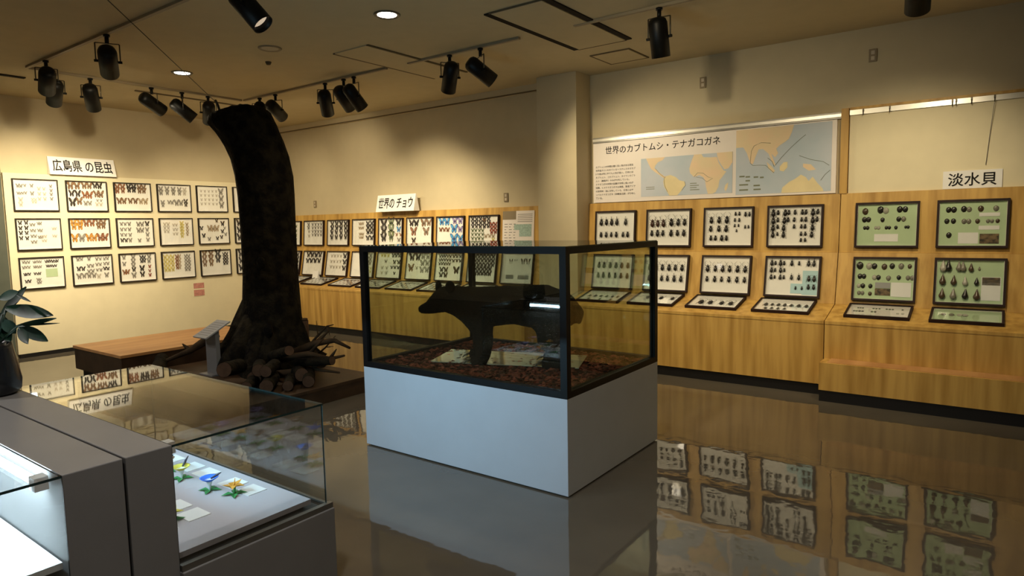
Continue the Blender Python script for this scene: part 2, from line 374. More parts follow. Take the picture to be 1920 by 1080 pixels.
# ------------------------------------------------------------------ specimens
def colmat(name, c, rough=.7): return mat(name, c, rough, .3, var=.12, scale=60)
WC = {
 'brown': ((.16, .085, .045), (.30, .17, .09)), 'dark': ((.018, .014, .014), (.05, .035, .03)), 'orange': ((.42, .17, .03), (.72, .36, .06)),
 'grey': ((.22, .20, .18), (.36, .33, .30)), 'pale': ((.56, .50, .42), (.68, .62, .54)), 'yellow': ((.62, .50, .12), (.80, .68, .24)),
 'blue': ((.05, .14, .45), (.10, .45, .85)), 'violet': ((.14, .10, .28), (.42, .34, .62)), 'green': ((.03, .04, .02), (.28, .34, .16)),
 'red': ((.10, .02, .015), (.55, .11, .05)), 'rust': ((.20, .07, .03), (.38, .15, .07)), 'tan': ((.38, .28, .18), (.55, .42, .28)),
 'white': ((.30, .28, .24), (.74, .70, .62)),
}
WM = {k: (colmat(k+'_wing_edge', a), colmat(k+'_wing', b)) for k, (a, b) in WC.items()}
BODY = colmat('insect_body', (.02, .015, .012))
FW = [(.03, .04), (.12, .30), (.30, .46), (.50, .48), (.50, .36), (.40, .16), (.26, .02), (.05, -.02)]
FWU = [(.03, .04), (.09, .34), (.26, .52), (.42, .60), (.47, .50), (.40, .20), (.26, .02), (.05, -.02)]
HW = [(.04, .0), (.25, .02), (.38, -.06), (.38, -.24), (.27, -.40), (.14, -.38), (.06, -.20)]
HWT = [(.04, .0), (.25, .02), (.36, -.08), (.34, -.22), (.24, -.34), (.22, -.52), (.16, -.50), (.14, -.34), (.06, -.20)]
def inset(poly, k):
    cx = sum(p[0] for p in poly)/len(poly); cy_ = sum(p[1] for p in poly)/len(poly)
    return [(cx+(x-cx)*k, cy_+(z-cy_)*k) for x, z in poly]
def butterfly_mesh(colr, style=0):
    b = MB(); fw = FWU if style == 1 else FW; hw = HWT if style == 1 else HW
    for s in (1, -1):
        for poly, y in ((fw, -.02), (hw, -.012)):
            def P(p, o): return (s*p[0], y+o-abs(p[0])*.10, p[1])
            vs = [P(p, 0) for p in poly]+[P(p, .012) for p in poly]; n = len(poly)
            b.add(vs, [tuple(range(n)), tuple(range(n, 2*n))]+[(i, (i+1) % n, n+(i+1) % n, n+i) for i in range(n)], 0)
            q = inset(poly, .66); b.add([P(p, -.008) for p in q], [tuple(range(n))], 1)
    b.ball((0, -.02, .0), (.028, .028, .24), 6, 6, 2); b.ball((0, -.02, .24), (.03, .03, .03), 6, 4, 2)
    for s in (1, -1): b.tube([(0, -.02, .25), (s*.12, -.03, .42)], .006, 3, 2, cap=False)
    b.v = [Vector((v.x*(1 if v.z > 0 else .86), v.y, v.z*(1.18 if v.z > 0 else .95))) for v in b.v]
    return b.mesh('butterfly', [WM[colr][0], WM[colr][1], BODY])
BF = {}
def bf(colr, st=0):
    if (colr, st) not in BF: BF[(colr, st)] = butterfly_mesh(colr, st)
    return BF[(colr, st)]
BKM = mat('black_beetle_shell', (.012, .009, .008), .28, .6, var=.2, scale=50)
BRM = mat('brown_beetle_shell', (.05, .018, .010), .3, .6, var=.2, scale=50)
BGM = mat('dull_beetle_shell', (.055, .05, .04), .5, .4, var=.2, scale=50)
def beetle_mesh(arms, m):
    b = MB(); b.ball((0, -.12, -.10), (.22, .14, .34), 12, 8)
    b.ball((0, -.12, .26), (.17, .11, .12), 10, 6); b.ball((0, -.12, .41), (.08, .07, .07), 8, 5)
    b.box(-.004, .004, -.265, -.25, -.38, .14)
    for s in (1, -1):
        for z, dz in ((.10, .05), (-.06, -.10), (-.20, -.24)):
            b.tube([(s*.16, -.06, z), (s*.32, -.08, z+dz*.4), (s*.38, -.03, z+dz*1.6)], [.022, .018, .01], 4, cap=False)
        if arms == 2: b.tube([(s*.10, -.08, .30), (s*.34, -.12, .42), (s*.40, -.14, .68), (s*.16, -.12, .92)], [.026, .02, .016, .01], 5, cap=False)
        else: b.tube([(s*.10, -.08, .34), (s*.26, -.08, .44), (s*.24, -.04, .54)], [.02, .016, .01], 4, cap=False)
    if arms == 1:
        b.tube([(0, -.13, .44), (0, -.20, .60), (0, -.22, .70)], [.035, .025, .02], 5)
        for s in (1, -1): b.tube([(0, -.21, .66), (s*.07, -.22, .76)], [.02, .012], 4)
    return b.mesh('beetle', [m])
BT = {}
def bt(a, k):
    if (a, k) not in BT: BT[(a, k)] = beetle_mesh(a, {'black': BKM, 'brown': BRM, 'dull': BGM}[k])
    return BT[(a, k)]
SHC = {'dark': (.020, .017, .013), 'grey': (.30, .28, .22), 'pearly': (.60, .58, .48), 'brown': (.10, .06, .03)}
SHM = {k: mat(k+'_shell', c, .3, .6, var=.35, scale=30, stretch=(1, 1, 2.5)) for k, c in SHC.items()}
def shell_mesh(k, kind):
    b = MB()
    if kind == 'snail':
        pts = []; 
        for i in range(9):
            z = -.42+.95*i/8
            rr = [.08, .19, .25, .23, .18, .14, .10, .06, .02][i]
            pts.append((rr, z))
        b.lathe(pts, 12, M=Matrix.Translation((0, -.14, 0))); b.ball((.08, -.30, -.2), (.09, .04, .15), 8, 5)
    else:
        n, kk = 14, 5; vs = []
        for i in range(kk+1):
            a = math.pi/2*i/kk
            for j in range(n):
                q = 2*math.pi*j/n; e = 1+.10*math.sin(q)
                vs.append((.38*math.cos(a)*math.cos(q)*e, -.02-.20*math.sin(a), .47*math.cos(a)*math.sin(q)+.05*math.sin(a)))
        b.add(vs, [(i*n+j, i*n+(j+1) % n, (i+1)*n+(j+1) % n, (i+1)*n+j) for i in range(kk) for j in range(n)]+[tuple(range(n))], 0, True)
        b.ball((0, -.07, .44), (.09, .06, .05), 8, 5)
    return b.mesh('shell', [SHM[k]])
SH = {}
def sh(k, kind='oval'):
    if (k, kind) not in SH: SH[(k, kind)] = shell_mesh(k, kind)
    return SH[(k, kind)]

ORD = ['', 'first', 'second', 'third', 'fourth', 'fifth', 'sixth', 'seventh', 'eighth', 'ninth', 'tenth', 'eleventh', 'twelfth', 'thirteenth', 'fourteenth', 'fifteenth', 'sixteenth']
nbf = [0]
stuff = {}
def place(F, w, h, wd, specs, where, hard):
    """specs: (u, v, size, mesh, noun). One top-level object per specimen, standing on the case floor"""
    rows = []
    for s in sorted(specs, key=lambda s: s[1]):
        if rows and abs(rows[-1][0][1]-s[1]) < .07: rows[-1].append(s)
        else: rows.append([s])
    for ri, r in enumerate(rows):
        r.sort(key=lambda s: s[0])
        for ci, (u, v, size, me, noun) in enumerate(r):
            x = wd+u*(w-2*wd); z = h-wd-v*(h-2*wd)
            Mx = F @ Matrix.Translation((x, -.0122, z)) @ Matrix.Rotation(random.uniform(-.05, .05), 4, 'Y') @ Matrix.Diagonal((size, size, size*(1.32 if 'left wall' in where else 1), 1))
            if noun.endswith('butterfly') and (nbf[0] >= 292 or hard):
                st = stuff.setdefault('all', []); st.append((me, Mx)); continue
            kind = noun.split()[-1]
            if kind == 'butterfly': nbf[0] += 1
            o = bpy.data.objects.new(kind, me); COL.objects.link(o); o.matrix_world = Mx
            rw = 'only row' if len(rows) == 1 else '%s row' % ORD[ri+1]
            pos = 'alone' if len(r) == 1 else '%s' % ORD[min(ci+1, 16)]
            tag(o, '%s, %s in %s, %s' % (noun, pos, rw, where), kind, '%s specimens in the %s' % (kind, where))

def grid(u0, v0, nx, ny, du, dv, size, me, noun, jit=.006):
    size *= 1.12
    return [(u0+i*du+random.uniform(-jit, jit), v0+j*dv+random.uniform(-jit, jit), size*random.uniform(.93, 1.05), me, noun) for j in range(ny) for i in range(nx)]

def case(F, w, h, lab, cat='specimen case', rim='rim', wd=.014, D=.034, back='paper', group=None, specs=(), where='', cards=(), hard=False, gl=True):
    t = empty('specimen_case', lab, cat, M=F, group=group)
    wd = wd
    MB().box(0, w, -D, 0, 0, wd).box(0, w, -D, 0, h-wd, h).box(0, wd, -D, 0, wd, h-wd).box(w-wd, w, -D, 0, wd, h-wd).build('wooden_rim', M_[rim], t)
    e = .003
    bk = MB().box(wd, w-wd, -.012, -.001, wd, h-wd, 0).box(wd, wd+e, -D+.008, -.012, wd, h-wd, 1).box(w-wd-e, w-wd, -D+.008, -.012, wd, h-wd, 1).box(wd, w-wd, -D+.008, -.012, wd, wd+e, 1).box(wd, w-wd, -D+.008, -.012, h-wd-e, h-wd, 1).build('backing', [M_[back], M_['lining']], t)
    if gl: pane(wd, w-wd, -D+.003, -D+.006, wd, h-wd, 'Y', 'glass_pane', t)
    for (u0, v0, u1, v1, m, nm) in cards:
        W, H = w-2*wd, h-2*wd
        MB().box(wd+u0*W, wd+u1*W, -.0145, -.012, h-wd-v1*H, h-wd-v0*H).build(nm, M_[m], bk)
    if specs: place(F, w, h, wd, specs, where, hard)
    return t
def txtlines(u0, v0, u1, v1, n): # faint printed caption lines as thin strips of one caption mesh
    return [(u0, v0, u1, v1, 'card', 'caption_card')]

# ---- left wall
def FL(y, z): # origin bottom-left of a case hung on the left wall
    return Matrix(((0, -1, 0, XL+.0505), (1, 0, 0, y), (0, 0, 1, z), (0, 0, 0, 1)))
LY = [2.863, 3.430, 3.994, 4.557, 5.123, 5.700]; LZ = [1.795, 1.317, .84]
b_ = lambda c, s=0: bf(c, s)
N_ = lambda c: {'brown': 'brown', 'dark': 'dark', 'orange': 'orange', 'grey': 'grey', 'pale': 'pale', 'yellow': 'yellow', 'blue': 'blue', 'violet': 'violet', 'green': 'green', 'red': 'red', 'rust': 'rust brown', 'tan': 'tan', 'white': 'whitish'}[c]+' butterfly'
def G(c, u0, v0, nx, ny, du, dv, s, st=0): return grid(u0, v0, nx, ny, du, dv, s, bf(c, st), N_(c))
LSPEC = {
 (0, 0): G('grey', .11, .22, 2, 1, .07, 0, .030)+G('grey', .27, .20, 1, 2, .01, .25, .024)+G('grey', .42, .20, 1, 2, .01, .26, .030)+G('grey', .10, .46, 3, 1, .055, 0, .022)+G('pale', .14, .68, 1, 2, .01, .15, .036)+G('pale', .42, .66, 2, 2, .06, .08, .024)+G('pale', .58, .30, 1, 3, .01, .17, .028)+G('pale', .70, .30, 1, 3, .01, .17, .028)+G('grey', .86, .20, 1, 4, .01, .14, .026),
 (0, 1): G('brown', .10, .16, 2, 1, .17, 0, .066)+G('brown', .45, .15, 2, 1, .13, 0, .056)+G('dark', .72, .14, 2, 1, .12, 0, .050)+G('dark', .11, .43, 2, 1, .16, 0, .052)+G('rust', .45, .48, 2, 1, .12, 0, .060)+G('brown', .75, .44, 2, 1, .11, 0, .056)+G('dark', .12, .74, 1, 1, 0, 0, .066)+G('brown', .29, .70, 1, 1, 0, 0, .060)+G('grey', .45, .76, 2, 1, .11, 0, .040)+G('grey', .76, .66, 2, 1, .10, 0, .024)+G('pale', .75, .80, 2, 1, .10, 0, .036),
 (0, 2): G('rust', .08, .14, 2, 2, .15, .14, .050)+G('dark', .40, .13, 2, 2, .14, .12, .050)+G('brown', .70, .14, 2, 2, .13, .13, .048)+G('brown', .11, .66, 2, 1, .13, 0, .054)+G('brown', .42, .66, 2, 1, .15, 0, .052)+G('tan', .72, .66, 2, 1, .13, 0, .052),
 (0, 3): G('grey', .10, .18, 4, 2, .19, .13, .048)+G('pale', .84, .18, 1, 2, 0, .13, .044)+G('grey', .13, .70, 1, 2, 0, .09, .040)+G('grey', .33, .68, 2, 1, .09, 0, .040)+G('grey', .56, .70, 2, 1, .14, 0, .055)+G('dark', .86, .64, 1, 2, 0, .12, .044),
 (0, 4): G('pale', .14, .20, 5, 4, .13, .17, .026)+G('grey', .82, .22, 1, 3, .01, .27, .060),
 (0, 5): G('pale', .2, .25, 4, 3, .2, .2, .030),
 (1, 0): G('dark', .09, .13, 2, 4, .13, .17, .032)+G('grey', .33, .20, 2, 4, .07, .19, .026)+G('grey', .50, .16, 2, 3, .05, .23, .026)+G('pale', .58, .60, 2, 2, .06, .14, .024)+G('pale', .84, .34, 2, 2, .05, .25, .024),
 (1, 1): G('orange', .10, .14, 2, 2, .16, .14, .056)+G('rust', .42, .16, 2, 1, .15, 0, .060)+G('brown', .74, .14, 2, 2, .13, .13, .050)+G('orange', .11, .68, 1, 1, 0, 0, .066)+G('grey', .28, .68, 1, 1, 0, 0, .066)+G('orange', .47, .68, 2, 1, .13, 0, .062)+G('rust', .76, .68, 2, 1, .13, 0, .064),
 (1, 2): G('grey', .12, .20, 2, 3, .10, .20, .032)+G('dark', .12, .80, 2, 1, .10, 0, .036)+G('grey', .34, .20, 1, 4, 0, .20, .036)+G('grey', .60, .22, 2, 2, .10, .22, .044)+G('grey', .60, .82, 1, 1, 0, 0, .036)+G('dark', .85, .20, 1, 1, 0, 0, .048)+G('grey', .85, .42, 1, 3, 0, .19, .040),
 (1, 3): G('pale', .15, .22, 2, 3, .10, .14, .034)+G('pale', .42, .26, 2, 3, .09, .17, .028)+G('yellow', .68, .20, 1, 5, 0, .12, .044)+G('tan', .85, .24, 1, 4, 0, .13, .034),
 (1, 4): G('tan', .36, .42, 3, 1, .12, 0, .060)+G('dark', .08, .40, 1, 1, 0, 0, .040)+G('dark', .62, .10, 1, 1, 0, 0, .034)+G('dark', .82, .22, 1, 1, 0, 0, .048)+G('grey', .88, .40, 1, 1, 0, 0, .030)+G('dark', .80, .54, 1, 1, 0, 0, .040)+G('grey', .90, .66, 1, 1, 0, 0, .034)+G('dark', .76, .78, 1, 1, 0, 0, .036)+G('dark', .60, .82, 1, 1, 0, 0, .036)+G('dark', .15, .70, 1, 1, 0, 0, .040)+G('grey', .32, .84, 1, 1, 0, 0, .036),
 (1, 5): G('dark', .15, .2, 3, 3, .3, .3, .070),
 (2, 0): G('grey', .08, .14, 3, 2, .06, .17, .024)+G('grey', .32, .14, 4, 2, .05, .17, .022)+G('dark', .60, .14, 6, 1, .055, 0, .024)+G('dark', .62, .30, 5, 1, .05, 0, .022)+G('dark', .09, .54, 3, 1, .05, 0, .024)+G('dark', .32, .54, 3, 1, .06, 0, .022)+G('dark', .12, .78, 2, 1, .07, 0, .026)+G('grey', .38, .74, 2, 2, .05, .10, .024),
 (2, 1): G('grey', .14, .12, 2, 1, .09, 0, .034)+G('grey', .42, .12, 1, 1, 0, 0, .036)+G('grey', .62, .14, 2, 3, .09, .20, .028)+G('grey', .82, .14, 2, 2, .09, .18, .030)+G('dark', .14, .46, 2, 1, .12, 0, .038)+G('grey', .40, .38, 2, 2, .10, .18, .032)+G('dark', .82, .50, 2, 1, .08, 0, .032)+G('grey', .14, .72, 2, 1, .12, 0, .046)+G('grey', .40, .72, 2, 1, .12, 0, .044)+G('grey', .85, .74, 1, 1, 0, 0, .044)+G('pale', .64, .76, 1, 1, 0, 0, .044),
 (2, 2): G('grey', .12, .14, 1, 2, 0, .24, .040)+G('rust', .12, .68, 2, 1, .08, 0, .044)+G('grey', .38, .14, 1, 3, 0, .16, .046)+G('dark', .38, .60, 1, 1, 0, 0, .044)+G('grey', .38, .82, 1, 1, 0, 0, .050)+G('dark', .62, .16, 2, 2, .08, .13, .036)+G('dark', .62, .58, 1, 2, 0, .22, .050)+G('grey', .84, .14, 1, 2, 0, .16, .044)+G('red', .84, .52, 1, 3, 0, .16, .030),
 (2, 3): G('yellow', .10, .20, 3, 4, .11, .16, .044)+G('rust', .46, .20, 1, 4, 0, .14, .040)+G('tan', .53, .20, 1, 4, 0, .14, .040)+G('grey', .74, .20, 2, 5, .10, .13, .036),
 (2, 4): G('brown', .12, .14, 2, 3, .22, .20, .060)+G('dark', .58, .14, 1, 2, 0, .25, .068)+G('dark', .80, .18, 2, 4, .10, .13, .036),
 (2, 5): G('dark', .15, .2, 2, 3, .3, .3, .070),
}
LSPEC = {k: [(u, v, z*1.22, me_, nn) for u, v, z, me_, nn in sp] for k, sp in LSPEC.items()}
LN = {(0, 0): 'faint small grey moths', (0, 1): 'brown and black butterflies', (0, 2): 'paired dark butterflies', (0, 3): 'two rows of grey butterflies', (0, 4): 'pale moths with three bigger ones', (0, 5): 'pale moths',
 (1, 0): 'small dark insects and white space', (1, 1): 'bright orange butterflies', (1, 2): 'small grey moths in four columns', (1, 3): 'pale insects with a yellow column', (1, 4): 'scattered dark insects around three tan ones', (1, 5): 'big black butterflies',
 (2, 0): 'tiny insects with a green card', (2, 1): 'small grey moths', (2, 2): 'small moths with a reddish corner', (2, 3): 'yellow butterflies in blocks', (2, 4): 'large brown and small dark butterflies', (2, 5): 'dark butterflies'}
RW = ['top', 'middle', 'bottom']
late = []
for r in range(3):
    for c_ in range(6):
        cards = []
        if (r, c_) == (2, 0): cards = [(.58, .38, .86, .66, 'green', 'green_card')]
        F = FL(LY[c_], LZ[r])
        where = 'left wall, %s row, %s case' % (RW[r], ORD[c_+1])
        case(F, .478, .389, 'black-rimmed case of %s, %s in %s row, left wall' % (LN[(r, c_)], ORD[c_+1], RW[r]), rim='rimk', wd=.011, group='insect cases on the left wall', specs=LSPEC[(r, c_)], where=where, cards=cards, hard=(c_ == 5))

# ---- stands
def RX(x, y, z, up):
    up = up.normalized(); inn = up.cross(Vector((1, 0, 0)))
    return Matrix(((1, 0, inn.x and 0, x), (0, inn.y, up.y, y), (0, inn.z, up.z, z), (0, 0, 0, 1)))
def Fup(x): 
    s = (1.250-1.205)/UPD.z; p = Vector((0, 6.572, 1.205))+UPD*s; return RX(x, p.y-.001, p.z, UPD)
def Flo(x):
    s = (.785-.745)/LOD.z; p = Vector((0, 6.470, .745))+LOD*s; return RX(x, p.y-.001, p.z, LOD)
def Fdk(x):
    p = Vector((0, 6.03, .645))+DKD*.115; return RX(x, p.y, p.z+.001, DKD)

# butterfly stand
GU = 'butterfly cases on the long back stand'
UX = [(-9.50, .43), (-8.984, .494), (-8.397, .50), (-7.81, .491), (-7.236, .495), (-6.664, .497), (-6.095, .49), (-5.527, .489)]
USP = [
 (G('green', .7, .2, 1, 4, 0, .2, .05), 'green and grey butterflies'),
 (G('grey', .20, .14, 1, 2, 0, .14, .060)+G('grey', .42, .14, 4, 4, .15, .15, .052)+G('pale', .22, .44, 1, 2, 0, .2, .05), 'many grey butterflies'),
 (G('dark', .20, .14, 4, 2, .22, .18, .078)+G('dark', .18, .52, 4, 2, .23, .20, .074, 1), 'dark butterflies in two blocks'),
 (G('tan', .30, .16, 3, 2, .08, .18, .046)+G('tan', .32, .58, 3, 2, .07, .14, .042)+G('dark', .70, .16, 2, 2, .17, .16, .076)+G('dark', .70, .50, 2, 2, .17, .24, .080), 'tan and dark butterflies'),
 (G('dark', .20, .20, 1, 3, .01, .27, .115)+G('green', .52, .17, 1, 3, .02, .27, .120, 1)+G('dark', .83, .15, 1, 1, 0, 0, .105)+G('blue', .84, .42, 1, 1, 0, 0, .078)+G('rust', .76, .62, 2, 1, .17, 0, .052)+G('grey', .86, .82, 1, 1, 0, 0, .060), 'large green butterflies and one blue'),
 (G('dark', .16, .20, 2, 1, .20, 0, .096)+G('brown', .66, .20, 2, 1, .20, 0, .100)+G('rust', .26, .52, 1, 1, 0, 0, .116)+G('brown', .76, .52, 1, 1, 0, 0, .116)+G('dark', .26, .84, 1, 1, 0, 0, .072), 'large brown butterflies'),
 (G('blue', .16, .18, 2, 1, .20, 0, .096)+G('violet', .66, .16, 2, 1, .20, 0, .084)+G('rust', .12, .46, 3, 1, .14, 0, .060)+G('blue', .64, .44, 1, 1, 0, 0, .110)+G('violet', .86, .46, 1, 1, 0, 0, .084)+G('blue', .64, .78, 1, 1, 0, 0, .120)+G('blue', .88, .78, 1, 1, 0, 0, .096), 'brilliant blue butterflies'),
 (G('dark', .10, .10, 5, 3, .14, .13, .056)+G('brown', .52, .16, 1, 1, 0, 0, .06)+G('red', .78, .30, 2, 3, .12, .13, .056)+G('green', .10, .50, 4, 3, .12, .14, .048)+G('tan', .58, .70, 3, 1, .13, 0, .054)+G('yellow', .84, .82, 1, 1, 0, 0, .05), 'crowded butterflies with red rows'),
]
for i, ((x, w_), (sp, nm)) in enumerate(zip(UX, USP)):
    case(Fup(x), w_, .396, 'case of %s, %s in upper row of butterfly stand' % (nm, ORD[i+1]), rim='rim', wd=.013, group=GU, specs=sp, where='butterfly stand, upper %s case' % ORD[i+1], hard=(i == 0))
LX = [(-9.45, .43), (-8.94, .506), (-8.36, .50), (-7.773, .495), (-7.21, .492), (-6.617, .47), (-6.064, .472), (-5.50, .47)]
LSP = [
 (G('dark', .8, .15, 1, 4, 0, .2, .08), 'black butterflies'),
 (G('dark', .20, .16, 4, 1, .2, 0, .088)+G('dark', .18, .42, 4, 1, .2, 0, .084), 'dark butterflies over white space'),
 (G('pale', .20, .18, 4, 3, .15, .24, .05)+G('dark', .86, .18, 1, 3, -.01, .26, .080), 'pale butterflies with a dark column'),
 (G('grey', .66, .14, 2, 3, .17, .15, .066)+G('yellow', .76, .66, 2, 2, .12, .14, .044), 'grey butterflies on the right half'),
 (G('yellow', .14, .12, 3, 1, .14, 0, .054)+G('dark', .64, .12, 3, 1, .13, 0, .060)+G('grey', .34, .36, 1, 1, 0, 0, .048)+G('dark', .72, .38, 2, 1, .18, 0, .060)+G('pale', .20, .62, 2, 2, .20, .20, .050)+G('dark', .62, .60, 3, 1, .14, 0, .048)+G('dark', .76, .82, 1, 1, 0, 0, .044), 'small yellow and dark butterflies'),
 (G('dark', .18, .18, 2, 1, .26, 0, .108)+G('grey', .66, .14, 2, 3, .20, .26, .086)+G('brown', .18, .60, 1, 1, 0, 0, .106)+G('white', .42, .58, 1, 1, 0, 0, .05), 'big dark and grey butterflies'),
 (G('dark', .12, .12, 5, 3, .10, .14, .044)+G('dark', .66, .12, 3, 2, .13, .16, .048)+G('dark', .22, .62, 2, 2, .18, .20, .070)+G('dark', .80, .64, 1, 1, 0, 0, .096), 'small black butterflies in rows'),
 (G('dark', .10, .10, 7, 3, .13, .15, .058)+G('dark', .14, .54, 6, 2, .13, .17, .066), 'crowded black and brown butterflies'),
]
for i, ((x, w_), (sp, nm)) in enumerate(zip(LX, LSP)):
    case(Flo(x), w_, .386, 'case of %s, %s in lower row of butterfly stand' % (nm, ORD[i+1]), rim='rim', wd=.013, group=GU, specs=sp, where='butterfly stand, lower %s case' % ORD[i+1], hard=(i == 0))
x = -4.955
case(Flo(x), .485, .40, 'case of four spiny leaf insects on white board, right end of butterfly stand', rim='rim', wd=.013, group=GU, where='right end case of butterfly stand', back='lining',
     specs=[(.28, .30, .060, bf('dark', 1), 'spiny dark insect'), (.44, .28, .045, bf('dark', 1), 'spiny dark insect'), (.68, .30, .070, bf('dark', 1), 'spiny dark insect'), (.84, .30, .070, bf('dark', 1), 'spiny dark insect')],
     cards=[(.10, .06, .97, .97, 'card', 'white_board'), (.14, .72, .40, .86, 'greycard', 'caption_card'), (.54, .72, .90, .86, 'greycard', 'caption_card')])
t = empty('butterfly_chart', 'cream poster chart with teal patch, at the right end of butterfly stand', 'poster', M=Fup(-4.985))
sheet = MB().box(0, .475, -.010, 0, -.10, .435).build('sheet', M_['poster'], t)
MB().box(.0, .205, -.012, -.010, .33, .435).build('title_strip', M_['outlet'], t)
MB().box(.26, .44, -.012, -.010, .12, .27).box(.18, .27, -.012, -.010, .20, .27).build('teal_chart', M_['gold'], t)
mm = MB()
for k in range(11):
    for q in range(3): mm.box(.03+.07*q, .03+.07*q+random.uniform(.02, .055), -.0115, -.010, -.07+.034*k, -.062+.034*k)
for k in range(5): mm.box(.23, .45, -.0115, -.010, .30+.022*k, .306+.022*k)
for k in range(4): mm.box(.26, .43, -.0115, -.010, -.06+.03*k, -.052+.03*k)
mm.build('printed_lines', M_['greyink'], sheet)
for i, x in enumerate([-9.10, -8.56, -7.90, -7.30, -6.69, -6.09, -5.49, -4.90]):
    w_ = .50 if i else .42
    cc = ['grey', 'dark', 'rust', 'grey', 'grey', 'dark', 'dark', 'dark'][i]
    case(Fdk(x), w_, .335, 'slim case lying flat on butterfly stand desk, %s from left' % ORD[i+1], rim='rim', wd=.013, D=.026, group='cases lying on the butterfly stand desk', hard=False,
         specs=grid(.15, .25, 5, 3, .17, .24, .055, bf(cc), N_(cc)) if i else (), where='butterfly stand desk, %s case' % ORD[i+1])

# beetle stand
GB = 'beetle cases on the beetle stand'
BX = [-3.659, -3.037, -2.408, -1.783]
def Bk(pts, s, arm=0, k='black'): return [(u, v, 1.12*s*random.uniform(.93, 1.07), bt(arm, k), {'black': 'black', 'brown': 'brownish', 'dull': 'dull dark'}[k]+(' long-armed' if arm == 2 else ' horned' if arm == 1 else '')+' beetle') for u, v in pts]
def row(us, v): return [(u, v) for u in us]
BUP = [
 Bk(row((.12, .26, .40, .54, .77), .30), .072, 1)+Bk(row((.12, .26, .40, .53, .71, .83), .68), .062),
 Bk(row((.11, .24, .38), .36), .078, 2, 'brown')+Bk(row((.57, .73, .88), .34), .078, 2)+Bk(row((.10, .24, .37, .57, .72, .87), .65), .070),
 Bk(row((.13, .30, .47), .30), .074, 2)+Bk(row((.65, .73), .14), .042)+Bk(row((.86, .94), .16), .046)+Bk(row((.64, .73), .31), .038)+Bk(row((.12, .30, .46), .54), .068)+Bk(row((.64, .72), .46), .034)+Bk(row((.86, .93), .50), .036)+Bk(row((.68,), .60), .032)+Bk(row((.13, .23, .37, .47), .80), .058),
 Bk(row((.08, .31, .84), .15), .070)+Bk(row((.17, .38, .50, .64, .71, .93), .14), .052)+Bk(row((.08, .30, .84), .35), .070)+Bk(row((.17, .37, .49, .63, .71, .92), .33), .048)+Bk(row((.08, .29, .84), .54), .066)+Bk(row((.17, .49, .63, .70), .51), .046)+Bk(row((.08, .29, .83), .72), .062)+Bk(row((.17, .63, .71), .70), .042)+Bk(row((.63, .71), .86), .040),
]
BLO = [
 Bk(row((.12, .26, .42, .58, .73, .89), .30), .068, 2, 'dull')+Bk(row((.12, .26, .42, .58, .73, .89), .62), .066, 0, 'dull'),
 Bk(row((.10, .26, .41, .57, .72, .88), .33), .070, 2)+Bk(row((.10, .26, .41, .55, .71, .87), .66), .066, 1),
 Bk(row((.10, .27, .43, .58, .75, .91), .33), .070, 2)+Bk(row((.10, .27, .42, .58, .75, .91), .63), .060),
 Bk(row((.09, .26, .48, .80, .90), .14), .056, 1)+Bk(row((.16, .33, .62), .14), .042)+Bk(row((.09, .27), .33), .054, 1)+Bk(row((.16, .34), .33), .040)+Bk(row((.09, .27, .49, .63), .52), .050, 1)+Bk(row((.16, .34), .52), .038)+Bk(row((.82, .92), .54), .058)+Bk(row((.58, .70), .80), .036)+Bk(row((.82, .92), .76), .054),
]
UN = ['eleven horned beetles', 'twelve beetles with long arms', 'mixed large and small beetles', 'five rows of black beetles']
LNN = ['twelve dull beetles', 'twelve beetles, half hidden by glass case corner', 'two rows of round black beetles', 'small beetles with pale blue cards']
for i, x in enumerate(BX):
    case(Fup(x), .496, .396, 'dark-rimmed case of %s, upper row of beetle stand' % UN[i], rim='rim', wd=.017, group=GB, specs=BUP[i], where='beetle stand, upper %s case' % ORD[i+1])
    cards = [(.70, .33, .985, .97, 'bluecard', 'blue_card'), (.48, .68, .70, .94, 'bluecard', 'blue_card')] if i == 3 else []
    case(Flo(x+.006), .494, .386, 'dark-rimmed case of %s, lower row of beetle stand' % LNN[i], rim='rim', wd=.017, group=GB, specs=BLO[i], where='beetle stand, lower %s case' % ORD[i+1], cards=cards)
for i, x in enumerate([-3.665, -3.06, -2.435, -1.80]):
    sp = [Bk(row((.15, .30, .45, .60, .75, .88), .55), .055, 2, 'dull')+Bk(row((.22, .52, .8), .85), .05, 1, 'dull'),
          Bk(row((.30, .62, .88), .45), .075, 2), Bk(row((.22, .42, .66, .85), .62), .085, 2, 'black'),
          Bk(row((.16, .28, .40, .52, .64, .78, .92), .5), .062, 0, 'dull')+Bk(row((.2, .32, .44, .56), .8), .05, 0, 'dull')][i]
    case(Fdk(x), .496, .345, 'dark-rimmed case lying flat on beetle stand desk, %s from left' % ORD[i+1], rim='rim', wd=.017, D=.026, group='cases lying on the beetle stand desk', specs=sp, where='beetle stand desk, %s case' % ORD[i+1])

# shell stand
GS = 'green shell cases on the shell stand'
def Sh(pts, s, k='dark', kind='oval'): return [(u, v, 1.1*s*random.uniform(.94, 1.06), sh(k, kind), {'dark': 'dark', 'grey': 'grey', 'pearly': 'pearly', 'brown': 'brown'}[k]+(' pointed' if kind == 'snail' else ' oval')+' shell') for u, v in pts]
S1 = Sh([(.13, .17)], .062, 'brown')+Sh([(.39, .14)], .062)+Sh([(.48, .16)], .058, 'pearly')+Sh([(.71, .14), (.80, .14)], .054)+Sh([(.12, .37), (.19, .37)], .048)+Sh([(.43, .38)], .042)+Sh([(.70, .37)], .044)+Sh([(.78, .37)], .046, 'grey')+Sh([(.13, .57), (.18, .57)], .034)+Sh([(.32, .57), (.37, .57)], .032, 'pearly')+Sh([(.50, .57), (.55, .57)], .032)+Sh([(.66, .57)], .034)+Sh([(.82, .56), (.86, .56)], .028)
